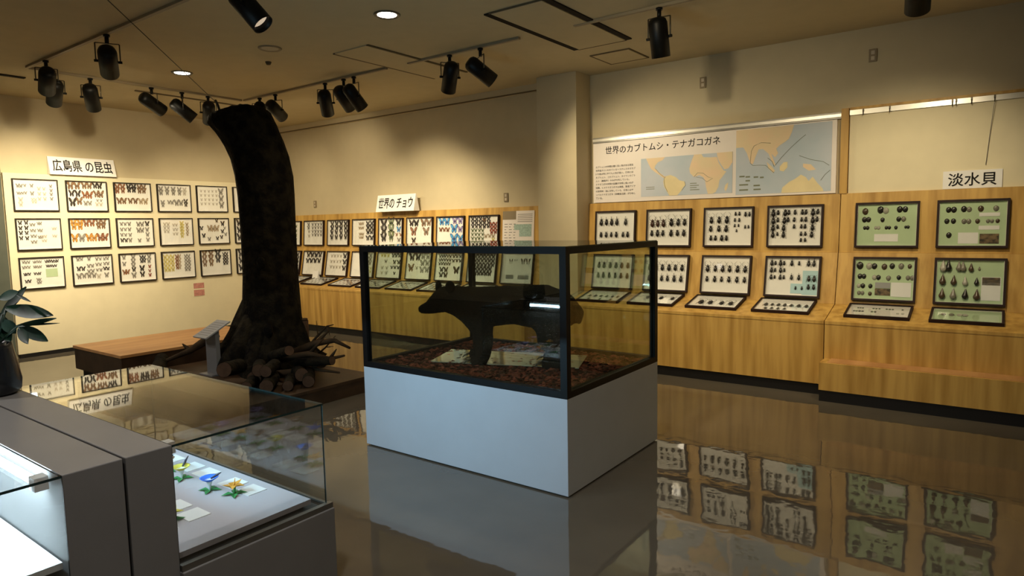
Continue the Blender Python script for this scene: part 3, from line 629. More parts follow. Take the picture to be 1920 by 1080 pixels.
S2 = Sh([(.14, .18), (.22, .18)], .050)+Sh([(.37, .17)], .050)+Sh([(.45, .18)], .046, 'grey')+Sh([(.62, .17)], .050, 'brown')+Sh([(.84, .17)], .048, 'grey')+Sh([(.12, .44), (.22, .44)], .044)+Sh([(.38, .45), (.45, .45)], .044, 'grey')+Sh([(.58, .45)], .040, 'brown')+Sh([(.73, .45), (.79, .45)], .034, 'grey')+Sh([(.87, .45)], .036, 'brown')+Sh([(.16, .76)], .046)
S3 = Sh([(.08, .17)], .066)+Sh([(.24, .18)], .056, 'pearly')+Sh([(.33, .18)], .056)+Sh([(.50, .19)], .050, 'brown')+Sh([(.63, .17)], .050)+Sh([(.78, .17)], .050, 'grey')+Sh([(.92, .17)], .040, 'brown')+Sh([(.09, .44), (.16, .44)], .046)+Sh([(.34, .46)], .044, 'pearly')+Sh([(.41, .46)], .046)+Sh([(.58, .47)], .046, 'grey')+Sh([(.75, .45)], .042)+Sh([(.90, .45), (.97, .45)], .042, 'grey')+Sh([(.08, .68)], .040, 'pearly')+Sh([(.15, .68), (.28, .68)], .042)+Sh([(.09, .86), (.15, .86)], .038, 'grey')+Sh([(.28, .87)], .036, 'brown')
sn = lambda p, s, k: Sh(p, s, k, 'snail')
S4 = sn([(.10, .16)], .090, 'pearly')+sn([(.18, .15)], .088, 'dark')+sn([(.34, .16), (.40, .16)], .084, 'grey')+sn([(.52, .18)], .068, 'brown')+sn([(.64, .19)], .030, 'grey')+sn([(.10, .48)], .094, 'brown')+sn([(.27, .49)], .080, 'brown')+sn([(.44, .50)], .072, 'pearly')+sn([(.61, .50)], .062, 'dark')+sn([(.10, .81)], .088, 'brown')+sn([(.27, .81)], .086, 'grey')+sn([(.45, .80)], .084, 'dark')+sn([(.62, .81)], .084, 'brown')
SX = [-1.023, -.411, .195]
case(Fup(SX[0]), .488, .396, 'green-backed case of small oval shells with centre card, upper left of shell stand', rim='rim', wd=.017, group=GS, specs=S1, where='upper left case, shell stand', back='green', cards=[(.30, .72, .70, .90, 'card', 'caption_card')])
case(Fup(SX[1]), .488, .396, 'green-backed case of paired shells with dark photo, under the right sign', rim='rim', wd=.017, group=GS, specs=S2, where='upper right case, shell stand', back='green', cards=[(.30, .70, .60, .95, 'card', 'caption_card'), (.62, .73, .90, .95, 'photo', 'river_photo'), (.60, .26, .90, .34, 'card', 'caption_card'), (.60, .55, .90, .64, 'card', 'caption_card')])
case(Flo(SX[0]+.003), .486, .386, 'green-backed case of round shells with two stacked photos, lower left of shell stand', rim='rim', wd=.017, group=GS, specs=S3, where='lower left case, shell stand', back='green', cards=[(.36, .58, .62, .72, 'greycard', 'river_photo'), (.36, .73, .62, .90, 'photo', 'river_photo'), (.63, .57, .96, .92, 'card', 'caption_card')])
case(Flo(SX[1]+.002), .486, .386, 'green-backed case of long pointed shells, lower row of shell stand', rim='rim', wd=.017, group=GS, specs=S4, where='lower right case, shell stand', back='green', cards=[(.68, .38, .96, .92, 'card', 'caption_card'), (.69, .39, .95, .57, 'photo', 'river_photo')])
case(Fdk(SX[0]-.004), .486, .31, 'case of rows of tiny shells lying flat at left of shell stand desk', rim='rim', wd=.017, D=.026, group=GS, specs=Sh(row((.14, .18, .22, .40, .45, .50, .62, .67, .72, .88), .25), .022)+Sh(row((.10, .14, .19, .24, .40, .45), .55), .026)+Sh(row((.82, .90), .6), .03, 'pearly'), where='flat left case, shell stand desk', back='lining')
case(Fdk(SX[1]), .486, .31, 'flat case on shell stand desk with a bright lamp reflection', rim='rim', wd=.017, D=.026, group=GS, specs=Sh(row((.16, .28), .45), .045, 'grey')+Sh(row((.40, .48), .45), .05, 'pearly'), where='flat right case, shell stand desk', back='green')

# all further butterflies, too many to single out
if stuff.get('all'):
    bm = bmesh.new(); mats = []
    verts, faces, mi = [], [], []
    for me, Mx in stuff['all']:
        base = len(verts); verts += [tuple(Mx @ v.co) for v in me.vertices]
        idx = []
        for mt in me.materials:
            if mt not in mats: mats.append(mt)
            idx.append(mats.index(mt))
        for p in me.polygons: faces.append([base+i for i in p.vertices]); mi.append(idx[p.material_index])
    bm.free()
    me = bpy.data.meshes.new('butterflies'); me.from_pydata(verts, [], faces)
    for mt in mats: me.materials.append(mt)
    for p, k in zip(me.polygons, mi): p.material_index = k
    tag(obj('butterflies', me), 'further small pinned butterflies in the cases of the butterfly stand', 'butterflies', kind='stuff')

# ------------------------------------------------------------------ lettering, signs, poster
def lettering(name, s, w_, h_, mt, parent, M, thick=.002, bold=0.0, keep=False):
    """text fitted into w_ x h_, lower left at the origin of M (x right, z up, y into the board)"""
    cu = bpy.data.curves.new(name, 'FONT'); cu.body = s; cu.extrude = .01; cu.resolution_u = 3
    cu.offset = bold; cu.space_line = 1.0
    o = bpy.data.objects.new(name, cu); COL.objects.link(o)
    bpy.context.view_layer.update()
    dg = bpy.context.evaluated_depsgraph_get(); me = bpy.data.meshes.new_from_object(o.evaluated_get(dg))
    bpy.data.objects.remove(o); 
    xs = [v.co.x for v in me.vertices]; ys = [v.co.y for v in me.vertices]
    x0, x1, y0, y1 = min(xs), max(xs), min(ys), max(ys)
    kx = w_/(x1-x0); ky = h_/(y1-y0)
    for v in me.vertices:
        x, y, z = v.co; v.co = M @ Vector(((x-x0)*kx, -thick*(.5+z/.02), (y-y0)*ky))
    me.materials.clear(); me.materials.append(M_[mt]); me.name = name
    return obj(name, me, parent)
# left sign: a bent board standing on top of the display panel
t = empty('title_sign', 'white tent sign in large black Japanese letters on the left display panel', 'sign', M=FL(3.262, 2.252) @ Matrix.Translation((0, .02, 0)))
sb = MB().prism([(0, 0), (-.075, 0), (-.012, .225), (0, .225)], 'X', 0, .765).build('sign_board', M_['card'], t)
Lm = Matrix.Translation((0, -.0755, 0)) @ Matrix.Rotation(-math.atan2(.063, .225), 4, 'X')
lettering('sign_lettering', '広島県 の昆虫', .69, .16, 'ink', sb, Lm @ Matrix.Translation((.04, 0, .04)), bold=.014)
# butterfly sign
t = empty('title_sign', 'white tent sign in black Japanese letters on top of the butterfly stand', 'sign', (-7.20, 6.55, 1.737))
sb = MB().prism([(-.055, 0), (.06, 0), (.01, .235), (-.002, .235)], 'X', 0, .76).build('sign_board', M_['card'], t)
Lm = Matrix.Translation((0, -.056, 0)) @ Matrix.Rotation(-math.atan2(.053, .235), 4, 'X')
lettering('sign_lettering', '世界の チョウ', .68, .16, 'ink', sb, Lm @ Matrix.Translation((.04, 0, .04)), bold=.014)
# shell sign
t = empty('title_sign', 'small flat white sign of three large Japanese characters above the shell cases', 'sign', (-.382, 6.628, 1.738))
sb = MB().box(0, .40, -.008, 0, 0, .146).build('sign_board', M_['card'], t)
lettering('sign_lettering', '淡水貝', .33, .108, 'ink', sb, Matrix.Translation((.035, -.0085, .02)), bold=.010)

# pinboard over the shell stand
t = empty('pinboard', 'large cream pinboard above the shell stand with a pale metal rail', 'board', (-1.10, 6.645, 1.737))
MB().box(0, 3.0, -.012, .012, 0, .715).build('board', M_['panel'], t)
MB().box(0, 3.0, -.03, .012, .735, .757).build('wooden_edge', M_['wood'], t)
r_ = MB().box(0, 3.0, -.03, -.012, .690, .733).build('picture_rail', M_['alu'], t)
for i, x in enumerate((-.993, -.788, -.338, -.312, -.208, -.057)):
    tag(MB().tube([(x, 6.612, 2.462), (x, 6.606, 2.44), (x, 6.604, 2.415)], .004, 6).box(x-.006, x+.006, 6.606, 6.613, 2.445, 2.47).build('rail_hook', M_['steel']), 'small dark hook on the pinboard rail, %s from left' % ORD[i+1], 'hook', 'small hooks on the pinboard rail')
tag(MB().tube([(-.057, 6.6, 2.41), (-.075, 6.62, 2.2), (-.095, 6.625, 1.92)], .0022, 5).build('hanging_wire', M_['greyink']), 'thin wire hanging from the pinboard rail above the three-character sign', 'wire')
tag(MB().box(-3.72, -1.17, 6.625, 6.655, 2.424, 2.452).box(-3.72, -1.17, 6.632, 6.655, 2.452, 2.468, 1).box(-3.72, -1.17, 6.632, 6.655, 2.408, 2.424, 1).build('picture_rail', [M_['alu'], M_['alud']], bevel=.001), 'bright metal picture rail along the top of the map poster', 'picture rail')

# poster with the maps
t = empty('map_poster', 'wide white poster with two blue world maps and Japanese text above the beetle stand', 'poster', (-3.712, 6.640, 1.744))
pb = MB().box(0, 2.51, -.012, .012, 0, .660).build('poster_board', M_['poster'], t, bevel=.001)
T = lambda x, z: Matrix.Translation((x, -.0125, z))
lettering('title_lettering', '世界のカブトムシ・テナガコガネ', 1.29, .088, 'ink', pb, T(.155, .530), bold=.004)
para = ['カブトムシの仲間は雄に長い角がある昆虫', '世界最大といわれているヘラクレスオオカブ', 'トや南は特に中でも人気が高い。日本には', 'カブトムシ、コカブトムシ、タイワンカブト', 'ムシ（離島外）のみが分布している。', 'テナガコガネ仲間の前脚が非常に長いのが', '特徴。ヒメテナガコガネは東南、東南アジア', 'の熱帯林・島に分布している。日本にはヤ', 'ンバルテナガコガネ（沖縄島北部）が分布し', 'ている。']
for i, s in enumerate(para):
    lettering('text_line', s, .50*(len(s)/20.5 if len(s) > 5 else .17), .0235, 'ink', pb, T(.03, .385-i*.0385), thick=.001)
def island(b, pts, x0, z0, W, H, mi, y=-.0155):
    P = [(x0+u*W, z0+(1-v)*H) for u, v in pts]; n = len(P)
    c0 = (sum(p[0] for p in P)/n, sum(p[1] for p in P)/n)
    vs = [Vector((p[0], p[1], 0)) for p in P]
    b.add([(p[0], y, p[1]) for p in P], [list(f) for f in tessellate_polygon([vs])], mi)
# small map (Americas and Africa)
b = MB(); X0, Z0, W, H = .585, .045, .985, .405
b.box(X0, X0+W, -.0145, -.012, Z0, Z0+H, 0)
island(b, [(.06, 0), (.28, 0), (.25, .08), (.20, .12), (.17, .20), (.16, .27), (.19, .34), (.22, .40), (.26, .47), (.29, .52), (.27, .55), (.22, .46), (.16, .36), (.12, .28), (.09, .15)], X0, Z0, W, H, 1)
island(b, [(.28, .50), (.34, .47), (.40, .53), (.44, .62), (.50, .66), (.51, .74), (.48, .82), (.46, .90), (.42, 1), (.33, 1), (.30, .88), (.27, .76), (.26, .62)], X0, Z0, W, H, 2)
island(b, [(.60, 0), (.68, 0), (.70, .08), (.78, .10), (.84, .10), (.86, .24), (.91, .44), (.94, .47), (.90, .60), (.87, .68), (.86, .84), (.83, .97), (.80, 1), (.75, 1), (.73, .82), (.72, .66), (.70, .58), (.66, .52), (.60, .56), (.56, .46), (.55, .34), (.57, .18)], X0, Z0, W, H, 1)
island(b, [(.84, 0), (1, 0), (1, .26), (.96, .40), (.92, .42), (.88, .28), (.85, .14)], X0, Z0, W, H, 1)
island(b, [(.93, .80), (.96, .74), (.955, .86), (.935, .96), (.92, .90)], X0, Z0, W, H, 1)
for a in ([(.17, .28), (.22, .42), (.27, .52), (.27, .62), (.28, .76), (.31, .90)], [(.60, .56), (.64, .46), (.70, .48), (.75, .58), (.80, .62), (.74, .70), (.69, .60), (.62, .56)], [(.50, .66), (.51, .76), (.47, .88)]):
    b.tube([(X0+u*W, -.016, Z0+(1-v)*H) for u, v in a], .0016, 4, 3)
for k in range(4): b.box(X0+.60*W-.04, X0+.60*W+.06*random.uniform(.4, 1), -.0155, -.0145, Z0+.045+.022*k, Z0+.052+.022*k, 3)
for k in range(2): b.box(X0+.06*W, X0+.16*W, -.0155, -.0145, Z0+.075+.02*k, Z0+.081+.02*k, 3)
b.build('small_map', [M_['sea'], M_['land'], M_['yell'], M_['mapline']], t)
# large map (Asia and Australia)
b = MB(); X0, Z0, W, H = 1.605, .022, .865, .628
b.box(X0, X0+W, -.0145, -.012, Z0, Z0+H, 0)
island(b, [(0, 0), (.62, 0), (.60, .10), (.57, .20), (.53, .24), (.47, .29), (.44, .33), (.46, .40), (.43, .46), (.39, .40), (.42, .52), (.44, .60), (.40, .54), (.36, .40), (.30, .32), (.25, .32), (.22, .42), (.19, .54), (.16, .52), (.12, .36), (.08, .27), (0, .27)], X0, Z0, W, H, 1)
island(b, [(.34, .52), (.40, .60), (.43, .66), (.41, .69), (.36, .62)], X0, Z0, W, H, 1)
island(b, [(.48, .60), (.52, .54), (.56, .54), (.56, .62), (.52, .68), (.48, .66)], X0, Z0, W, H, 2)
island(b, [(.72, .58), (.80, .60), (.85, .68), (.78, .69), (.72, .63)], X0, Z0, W, H, 1)
island(b, [(.51, .92), (.58, .84), (.64, .80), (.70, .74), (.75, .78), (.78, .84), (.82, .78), (.87, .88), (.92, .96), (.93, 1), (.50, 1)], X0, Z0, W, H, 2)
for a in ([(.16, .52), (.17, .34), (.20, .26), (.28, .22), (.38, .24)], [(.16, .52), (.19, .56), (.26, .56), (.33, .57), (.38, .64), (.42, .69)], [(.42, .60), (.40, .52), (.35, .46)], [(.43, .58), (.50, .46), (.60, .32), (.70, .20), (.74, .16)], [(.68, .46), (.80, .53), (.92, .57), (.98, .63)], [(.90, .84), (.94, .76), (.99, .70)]):
    b.tube([(X0+u*W, -.016, Z0+(1-v)*H) for u, v in a], .0018, 4, 3)
for u, v, w_ in ((.04, .73, .06), (.11, .74, .05), (.20, .75, .05), (.27, .76, .04), (.11, .80, .05), (.04, .86, .10), (.20, .88, .07), (.04, .94, .10), (.20, .94, .08)):
    b.box(X0+u*W, X0+(u+w_)*W, -.0155, -.0145, Z0+(1-v)*H, Z0+(1-v)*H+.014, 3)
b.build('large_map', [M_['sea'], M_['land'], M_['yell'], M_['mapline']], t)

# wall outlets, notice
for x, z, lab in ((-8.783, 1.906, 'small wall socket left of the butterfly sign, near the trunk'), (-4.976, 1.86, 'small wall socket above the right end of the butterfly stand'), (-2.459, 2.909, 'small wall socket high above the map poster'), (-.936, 2.927, 'small wall socket high above the pinboard')):
    t = empty('wall_socket', lab, 'socket', (x, 6.655, z))
    cp = MB().box(-.032, .032, -.008, .004, -.055, .055).build('cover_plate', M_['outlet'], t, bevel=.002)
    MB().box(-.014, .014, -.011, -.008, -.040, -.008).box(-.014, .014, -.011, -.008, .008, .040).build('outlets', M_['socket'], cp)
t = empty('wall_notice', 'small faded pink paper notice under the cases on the left panel', 'notice', M=FL(4.995, .55) @ Matrix.Translation((0, -.001, 0)))
nb = MB().box(0, .17, -.003, 0, 0, .235).build('paper', M_['panel'], t)
MB().box(.005, .165, -.004, -.003, .005, .095).box(.005, .165, -.004, -.003, .115, .195).build('pink_print', M_['pink'], nb)

# folded card standing on the desk of the butterfly stand
tag(MB().prism([(0, 0), (.055, .02), (.05, .125), (.035, .125)], 'X', 0, .13, M=Matrix.Translation((-8.62, 6.40, .732))).build('folded_card', M_['card']), 'little folded white card on the butterfly stand desk near the trunk', 'card')

# ------------------------------------------------------------------ bear case
BCX0, BCX1, BCY0, BCY1 = -3.487, -1.843, 2.983, 4.165
t = empty('showcase', 'glass showcase with black frame on a white plinth holding the stuffed bear', 'showcase', ((BCX0+BCX1)/2, (BCY0+BCY1)/2, 0))
cx_, cy2 = (BCX0+BCX1)/2, (BCY0+BCY1)/2; hx, hy = (BCX1-BCX0)/2, (BCY1-BCY0)/2
MB().box(-hx, hx, -hy, hy, .008, .555).build('plinth', M_['white'], t, bevel=.002)
MB().box(-hx+.02, hx-.02, -hy+.02, hy-.02, 0, .008).build('plinth_foot', M_['kick'], t)
def ring(z0, z1, w_, nm):
    MB().box(-hx, hx, -hy, -hy+w_, z0, z1).box(-hx, hx, hy-w_, hy, z0, z1).box(-hx, -hx+w_, -hy+w_, hy-w_, z0, z1).box(hx-w_, hx, -hy+w_, hy-w_, z0, z1).build(nm, M_['black'], t)
ring(.555, .594, .042, 'lower_frame'); ring(1.345, 1.381, .042, 'upper_frame')
for a, b in ((-1, -1), (1, -1), (-1, 1), (1, 1)):
    x0 = -hx if a < 0 else hx-.042; y0 = -hy if b < 0 else hy-.042
    MB().box(x0, x0+.042, y0, y0+.042, .594, 1.345).build('corner_post', M_['black'], t)
g = .006
pane(-hx+.042, hx-.042, -hy+.018, -hy+.018+g, .594, 1.345, 'Y', parent=t, m='bpane'); pane(-hx+.042, hx-.042, hy-.024, hy-.018, .594, 1.345, 'Y', parent=t, m='bpane')
pane(-hx+.018, -hx+.024, -hy+.042, hy-.042, .594, 1.345, 'X', parent=t, m='bpane'); pane(hx-.024, hx-.018, -hy+.042, hy-.042, .594, 1.345, 'X', parent=t, m='bpane')
pane(-hx+.004, hx-.004, -hy+.004, hy-.004, 1.381, 1.387, 'Z', parent=t, m='bpane')
MB().box(-hx+.044, hx-.044, -hy+.044, hy-.044, .555, .566).build('bed_board', M_['litter'], t)
b = MB()
for k in range(2600):
    x = random.uniform(-hx+.06, hx-.06)+cx_; y = random.uniform(-hy+.06, hy-.06)+cy2; s = random.uniform(.010, .030)
    Mx = Matrix.Translation((x, y, .568+random.uniform(0, .012))) @ Euler((random.uniform(-.5, .5), random.uniform(-.5, .5), random.uniform(0, 6.3))).to_matrix().to_4x4()
    b.add([(-s, -s*.6, -s*.15), (s, -s*.5, -s*.1), (s*.7, s*.7, 0), (-s*.8, s*.5, .0), (0, 0, s*.4)], [(0, 1, 4), (1, 2, 4), (2, 3, 4), (3, 0, 4), (0, 3, 2, 1)], random.choice((0, 0, 1)), M=Mx)
tag(b.build('bark_chips', [M_['chip'], M_['litter']]), 'bed of reddish bark chips under the stuffed bear', 'bark chips', kind='stuff')
# glossy sheet under the bear
def quadslab(name, pts, z, th, m, lab, cat, grp=None):
    n = len(pts); b = MB().add([(x, y, z) for x, y in pts]+[(x, y, z+th) for x, y in pts], [tuple(range(n))[::-1], tuple(range(n, 2*n))]+[(i, (i+1) % n, n+(i+1) % n, n+i) for i in range(n)])
    return tag(b.build(name, M_[m]), lab, cat, grp)
quadslab('glossy_sheet', [(-3.10, 3.235), (-2.12, 3.575), (-2.28, 3.965), (-3.27, 3.655)], .583, .004, 'sheet', 'long glossy pale sheet lying on the bark chips under the bear', 'sheet')

# ---- the bear
BA = math.radians(20); bax = Vector((-math.cos(BA), -math.sin(BA), 0)); bn = Vector((math.sin(BA), -math.cos(BA), 0))
BMx = Matrix(((bax.x, bn.x, 0, -2.62), (bax.y, bn.y, 0, 3.5), (0, 0, 1, 0), (0, 0, 0, 1)))  # u forward, v to the viewer, z up
bear = empty('stuffed_bear', 'stuffed black bear standing on all fours inside the glass showcase, head left', 'stuffed bear', M=Matrix.Translation((-2.62, 3.5, .587)))
BM0 = Matrix.Translation((2.62, -3.5, -.587)) @ BMx
J = {'pel': (-.24, 0, .965, .165, .165), 'rump': (-.37, 0, .945, .12, .135), 'mid': (-.04, 0, .975, .145, .14), 'mid2': (.10, 0, .965, .148, .15), 'sho': (.23, 0, .955, .142, .155), 'neck': (.345, 0, .995, .115, .115), 'head': (.440, 0, 1.010, .098, .100), 'brow': (.500, 0, .985, .078, .080), 'snout': (.560, 0, .950, .052, .052), 'nose': (.618, 0, .935, .040, .036),
     'tail': (-.475, .01, .93, .045, .045), 'tailt': (-.485, .01, .875, .022, .022)}
for s, k, du in ((1, 'n', -.055), (-1, 'f', .03)):
    J['fh'+k] = (.215+du, s*.085, .84, .085, .100); J['fe'+k] = (.195+du, s*.095, .745, .068, .080); J['fw'+k] = (.205+du, s*.095, .655, .056, .064); J['ff'+k] = (.215+du, s*.098, .612, .040, .052); J['ft'+k] = (.275+du, s*.10, .608, .022, .046)
for s, k, du in ((1, 'n', -.02), (-1, 'f', .02)):
    J['hh'+k] = (-.285+du, s*.085, .865, .105, .115); J['hk'+k] = (-.27+du, s*.10, .765, .072, .080); J['hc'+k] = (-.345+du, s*.10, .675, .046, .050); J['hf'+k] = (-.335+du, s*.10, .612, .038, .048); J['ht'+k] = (-.250+du, s*.105, .608, .022, .046)
EDG = [('pel', 'rump'), ('pel', 'mid'), ('mid', 'mid2'), ('mid2', 'sho'), ('sho', 'neck'), ('neck', 'head'), ('head', 'brow'), ('brow', 'snout'), ('snout', 'nose'), ('rump', 'tail'), ('tail', 'tailt')]
for k in 'nf': EDG += [('sho', 'fh'+k), ('fh'+k, 'fe'+k), ('fe'+k, 'fw'+k), ('fw'+k, 'ff'+k), ('ff'+k, 'ft'+k), ('pel', 'hh'+k), ('hh'+k, 'hk'+k), ('hk'+k, 'hc'+k), ('hc'+k, 'hf'+k), ('hf'+k, 'ht'+k)]
# one continuous body: rounded volumes along the joints, fused into a single skin
b = MB()
for a, c_ in EDG:
    A, B = J[a], J[c_]; dist = (Vector(A[:3])-Vector(B[:3])).length; n_ = max(2, int(dist/.015))
    for q in range(n_+1):
        f_ = q/n_; P_ = [A[k]*(1-f_)+B[k]*f_ for k in range(5)]
        rv, rz = P_[3]*.90, P_[4]*.90
        b.ball(P_[:3], (rz if a[0] in 'pms' and c_[0] in 'pms' and c_[1] != 'n' else rv, rv, rz), 16, 10, M=BM0)
me = b.mesh('bear_body', [M_['fur']])
o = bpy.data.objects.new('body', me); COL.objects.link(o)
rm = o.modifiers.new('fuse', 'REMESH'); rm.mode = 'VOXEL'; rm.voxel_size = .010; rm.use_smooth_shade = True
sm_ = o.modifiers.new('smooth', 'SMOOTH'); sm_.factor = .6; sm_.iterations = 7
bpy.context.view_layer.update()
dg = bpy.context.evaluated_depsgraph_get(); me2 = bpy.data.meshes.new_from_object(o.evaluated_get(dg)); bpy.data.objects.remove(o)
rr = random.Random(3)
for v in me2.vertices: v.co += v.normal*rr.uniform(-.0025, .0035)
me2.materials.clear(); me2.materials.append(M_['fur'])
for p in me2.polygons: p.use_smooth = True
obj('body', me2, bear)
for s in (1, -1):
    MB().ball((.522 if s < 0 else .378, s*(.060 if s < 0 else .085), 1.082 if s < 0 else 1.100), (.025, .020, .048) if s < 0 else (.036, .022, .042), 12, 8, M=BM0).build('ear', M_['fur'], bear)
    MB().ball((.528, s*.042, 1.005), .009, 10, 8, M=BM0).build('eye', M_['eye'], bear)
MB().ball((.628, 0, .940), (.022, .024, .018), 12, 8, M=BM0).build('nose', M_['eye'], bear)
for k in ('ftn', 'ftf', 'htn', 'htf'):
    u, v_, z = J[k][:3]; b = MB()
    for q in range(5):
        a = (q-2)*.017; b.tube([(u+.018, v_+a, z+.004), (u+.042, v_+a, z), (u+.055, v_+a, z-.016)], [.006, .005, .002], 5, M=BM0)
    b.build('claws', M_['claw'], bear)

# ------------------------------------------------------------------ tree trunk on its platform
t = empty('platform', 'low dark brown wooden platform under the tree trunk and logs', 'platform', (-5.65, 3.42, 0))
MB().box(-1.02, 1.02, -.66, .66, .0, .125).build('platform_box', M_['dwood'], t)
MB().box(-1.03, 1.03, -.67, .67, .125, .15).build('platform_top', M_['dwood'], t)
trunk = empty('tree_trunk', 'thick dark bent tree trunk reaching almost to the ceiling, roots spread on the platform', 'tree trunk', (-5.745, 3.775, .15))
path = [(0, 0, 0), (-.01, -.01, .25), (0, 0, .5), (.01, 0, .9), (.01, 0, 1.3), (.005, 0, 1.7), (-.005, -.005, 1.88), (-.03, -.02, 2.05), (-.07, -.05, 2.20), (-.115, -.08, 2.32), (-.165, -.12, 2.42), (-.19, -.14, 2.48), (-.19, -.14, 2.52)]
rad = [.42, .34, .275, .255, .255, .260, .265, .268, .270, .275, .280, .25, .15]
b = MB(); n = 40; vs = []
rt = random.Random(11); lob = [rt.uniform(0, 6.28) for _ in range(8)]
for i, (p, r0) in enumerate(zip(path, rad)):
    tilt = 0 if i < 7 else min(1, (i-6)/4)*.40
    for k in range(n):
        a = 2*math.pi*k/n; fl = max(0, 1-i/2.2)
        r1 = r0*(1+.022*math.sin(3*a+lob[0]+i*.4)+.018*math.sin(7*a+lob[1]-i*.6)+.015*math.sin(13*a+i)+fl*.28*max(0, math.sin(4*a+lob[2]))**2)
        x, y = r1*math.cos(a), r1*math.sin(a)
        q = (x*.806-y*(-.592))
        z = tilt*(x*.806+y*.592)*.5 if i >= 7 else 0
        vs.append((p[0]+x, p[1]+y, p[2]+z+rt.uniform(-.008, .008)))
b.add(vs, [(i*n+k, i*n+(k+1) % n, (i+1)*n+(k+1) % n, (i+1)*n+k) for i in range(len(path)-1) for k in range(n)], 0, True)
b.add(vs[-n:], [tuple(range(n))], 0)
# lateral buttress roots
for a0, L_, r0, dz in ((200, .62, .16, .50), (230, .60, .13, .42), (265, .55, .13, .35), (320, .42, .11, .28), (20, .34, .10, .22), (60, .32, .09, .2), (170, .55, .12, .4)):
    a = math.radians(a0); c_, s_ = math.cos(a), math.sin(a)
    b.tube([(c_*.12, s_*.12, dz+.25), (c_*.30, s_*.30, dz*.72), (c_*.44, s_*.44, dz*.32), (c_*L_, s_*L_, .06)], [r0*.8, r0*1.05, r0*.85, .04], 10)
b.build('bark_trunk', M_['bark'], trunk)
for (x, z, s) in ((.10, 1.05, .05), (.16, .42, .06), (-.12, 1.5, .05)):
    MB().ball((x+.13, -.235, z), (s, .035, s*1.2), 10, 7).build('bark_knot', M_['bark'], trunk)
tag(MB().tube([(-6.02, 3.52, 2.63), (-6.0, 3.49, 2.69), (-5.97, 3.45, 2.73)], .012, 8).tube([(-6.0, 3.47, 2.72), (-5.02, 2.08, CEIL)], .0035, 6).build('support_wire', M_['steel']), 'thin wire with a turnbuckle from the ceiling to the top of the tree trunk', 'wire')

# logs and branches around the foot
def log(x, y, z, L_, r0, yaw, tilt, lab, short=True):
    d = Vector((math.cos(yaw)*math.cos(tilt), math.sin(yaw)*math.cos(tilt), math.sin(tilt)))
    o = empty('cut_log', lab, 'log', (x, y, z), 'cut logs heaped around the trunk')
    MB().tube([-d*L_/2, -d*L_*.2, d*L_*.2, d*L_/2], [r0, r0*1.04, r0*.97, r0], 12, cap=False).build('bark', M_['bark'], o)
    for s in (1, -1):
        e = d*(L_/2)*s; MB().tube([e, e+d*s*.002], r0*.96, 12, smooth=False).build('sawn_end', M_['cut'], o)
LG = [(-6.50, 3.02, .22, .42, .065, 2.6, .1, 'long leaning log with pale oval end at the left root of the trunk'),
      (-5.35, 3.10, .31, .36, .066, -.9, .12, 'log with large dull sawn end in front of the trunk'),
      (-4.95, 3.20, .215, .34, .058, -.75, .0, 'cut log in the heap, front row nearest the glass cabinet'),
      (-5.08, 3.10, .205, .30, .050, -.8, .0, 'cut log in the heap, front row beside the nearest one'),
      (-4.86, 3.33, .20, .30, .046, -.7, .0, 'cut log in the heap, pinkish end low at the right'),
      (-4.99, 3.24, .325, .30, .050, -.85, .0, 'cut log lying on the front row of the heap'),
      (-5.13, 3.22, .315, .32, .055, -.6, .05, 'cut log on top of the heap near the trunk'),
      (-4.85, 3.52, .205, .36, .052, -.65, .0, 'cut log at the right end of the heap'),
      (-4.98, 3.52, .225, .30, .060, -.5, .1, 'cut log in the middle of the heap'),
      (-5.15, 3.45, .40, .40, .045, -.2, .25, 'slanting pale log over the heap'),
      (-4.90, 3.62, .32, .44, .040, .15, .12, 'thin log sticking out to the right from the heap'),
      (-5.25, 3.30, .22, .30, .065, -.9, .0, 'cut log against the trunk base')]
for l in LG: log(*l)
def branch(pts, r0, lab, side=()):
    b = MB(); n = len(pts); b.tube(pts, [r0*(1-.75*i/(n-1)) for i in range(n)], 7)
    for i, dv in side: b.tube([pts[i], tuple(pts[i][k]+dv[k]*.5 for k in range(3)), tuple(pts[i][k]+dv[k] for k in range(3))], [r0*.5, r0*.35, r0*.12], 5)
    tag(b.build('dry_branch', M_['twig']), lab, 'branch', 'dry branches around the trunk')
branch([(-5.45, 3.72, .30), (-5.20, 3.86, .42), (-4.98, 3.92, .46), (-4.80, 3.95, .40)], .045, 'dark pointed branch reaching right above the heap', [(1, (.1, .1, .12)), (2, (.12, .05, -.06))])
branch([(-5.35, 3.55, .30), (-5.08, 3.70, .36), (-4.88, 3.78, .32), (-4.72, 3.82, .36)], .038, 'forked dry branch in the middle right of the heap', [(1, (.08, .12, .14)), (2, (.1, 0, .1))])
branch([(-5.30, 3.50, .18), (-5.00, 3.66, .24), (-4.70, 3.74, .22)], .035, 'thick dark branch lowest at the right of the heap', [(1, (.14, .02, .06))])
branch([(-5.50, 3.95, .30), (-5.36, 4.02, .46), (-5.24, 4.04, .56), (-5.15, 4.05, .58)], .016, 'thin twig rising behind the trunk', [(1, (-.05, .03, .14)), (2, (.04, 0, -.09))])
branch([(-5.40, 3.95, .22), (-5.22, 4.0, .36), (-5.10, 4.03, .48)], .013, 'thin twig beside the rising twig behind the trunk', [(1, (.12, .0, .02))])
branch([(-6.15, 3.42, .50), (-6.35, 3.25, .34), (-6.58, 3.05, .22)], .05, 'dark branch sloping down to the left of the sign stand', [(1, (-.1, -.02, .06))])
tag(MB().tube([(-5.56, 4.0, .15), (-5.555, 4.0, .40), (-5.55, 4.0, .60)], [.05, .048, .046], 12).tube([(-5.55, 4.0, .60), (-5.55, 4.0, .62)], .04, 12).build('wooden_post', M_['cut']), 'short reddish wooden post standing right behind the trunk base', 'post')

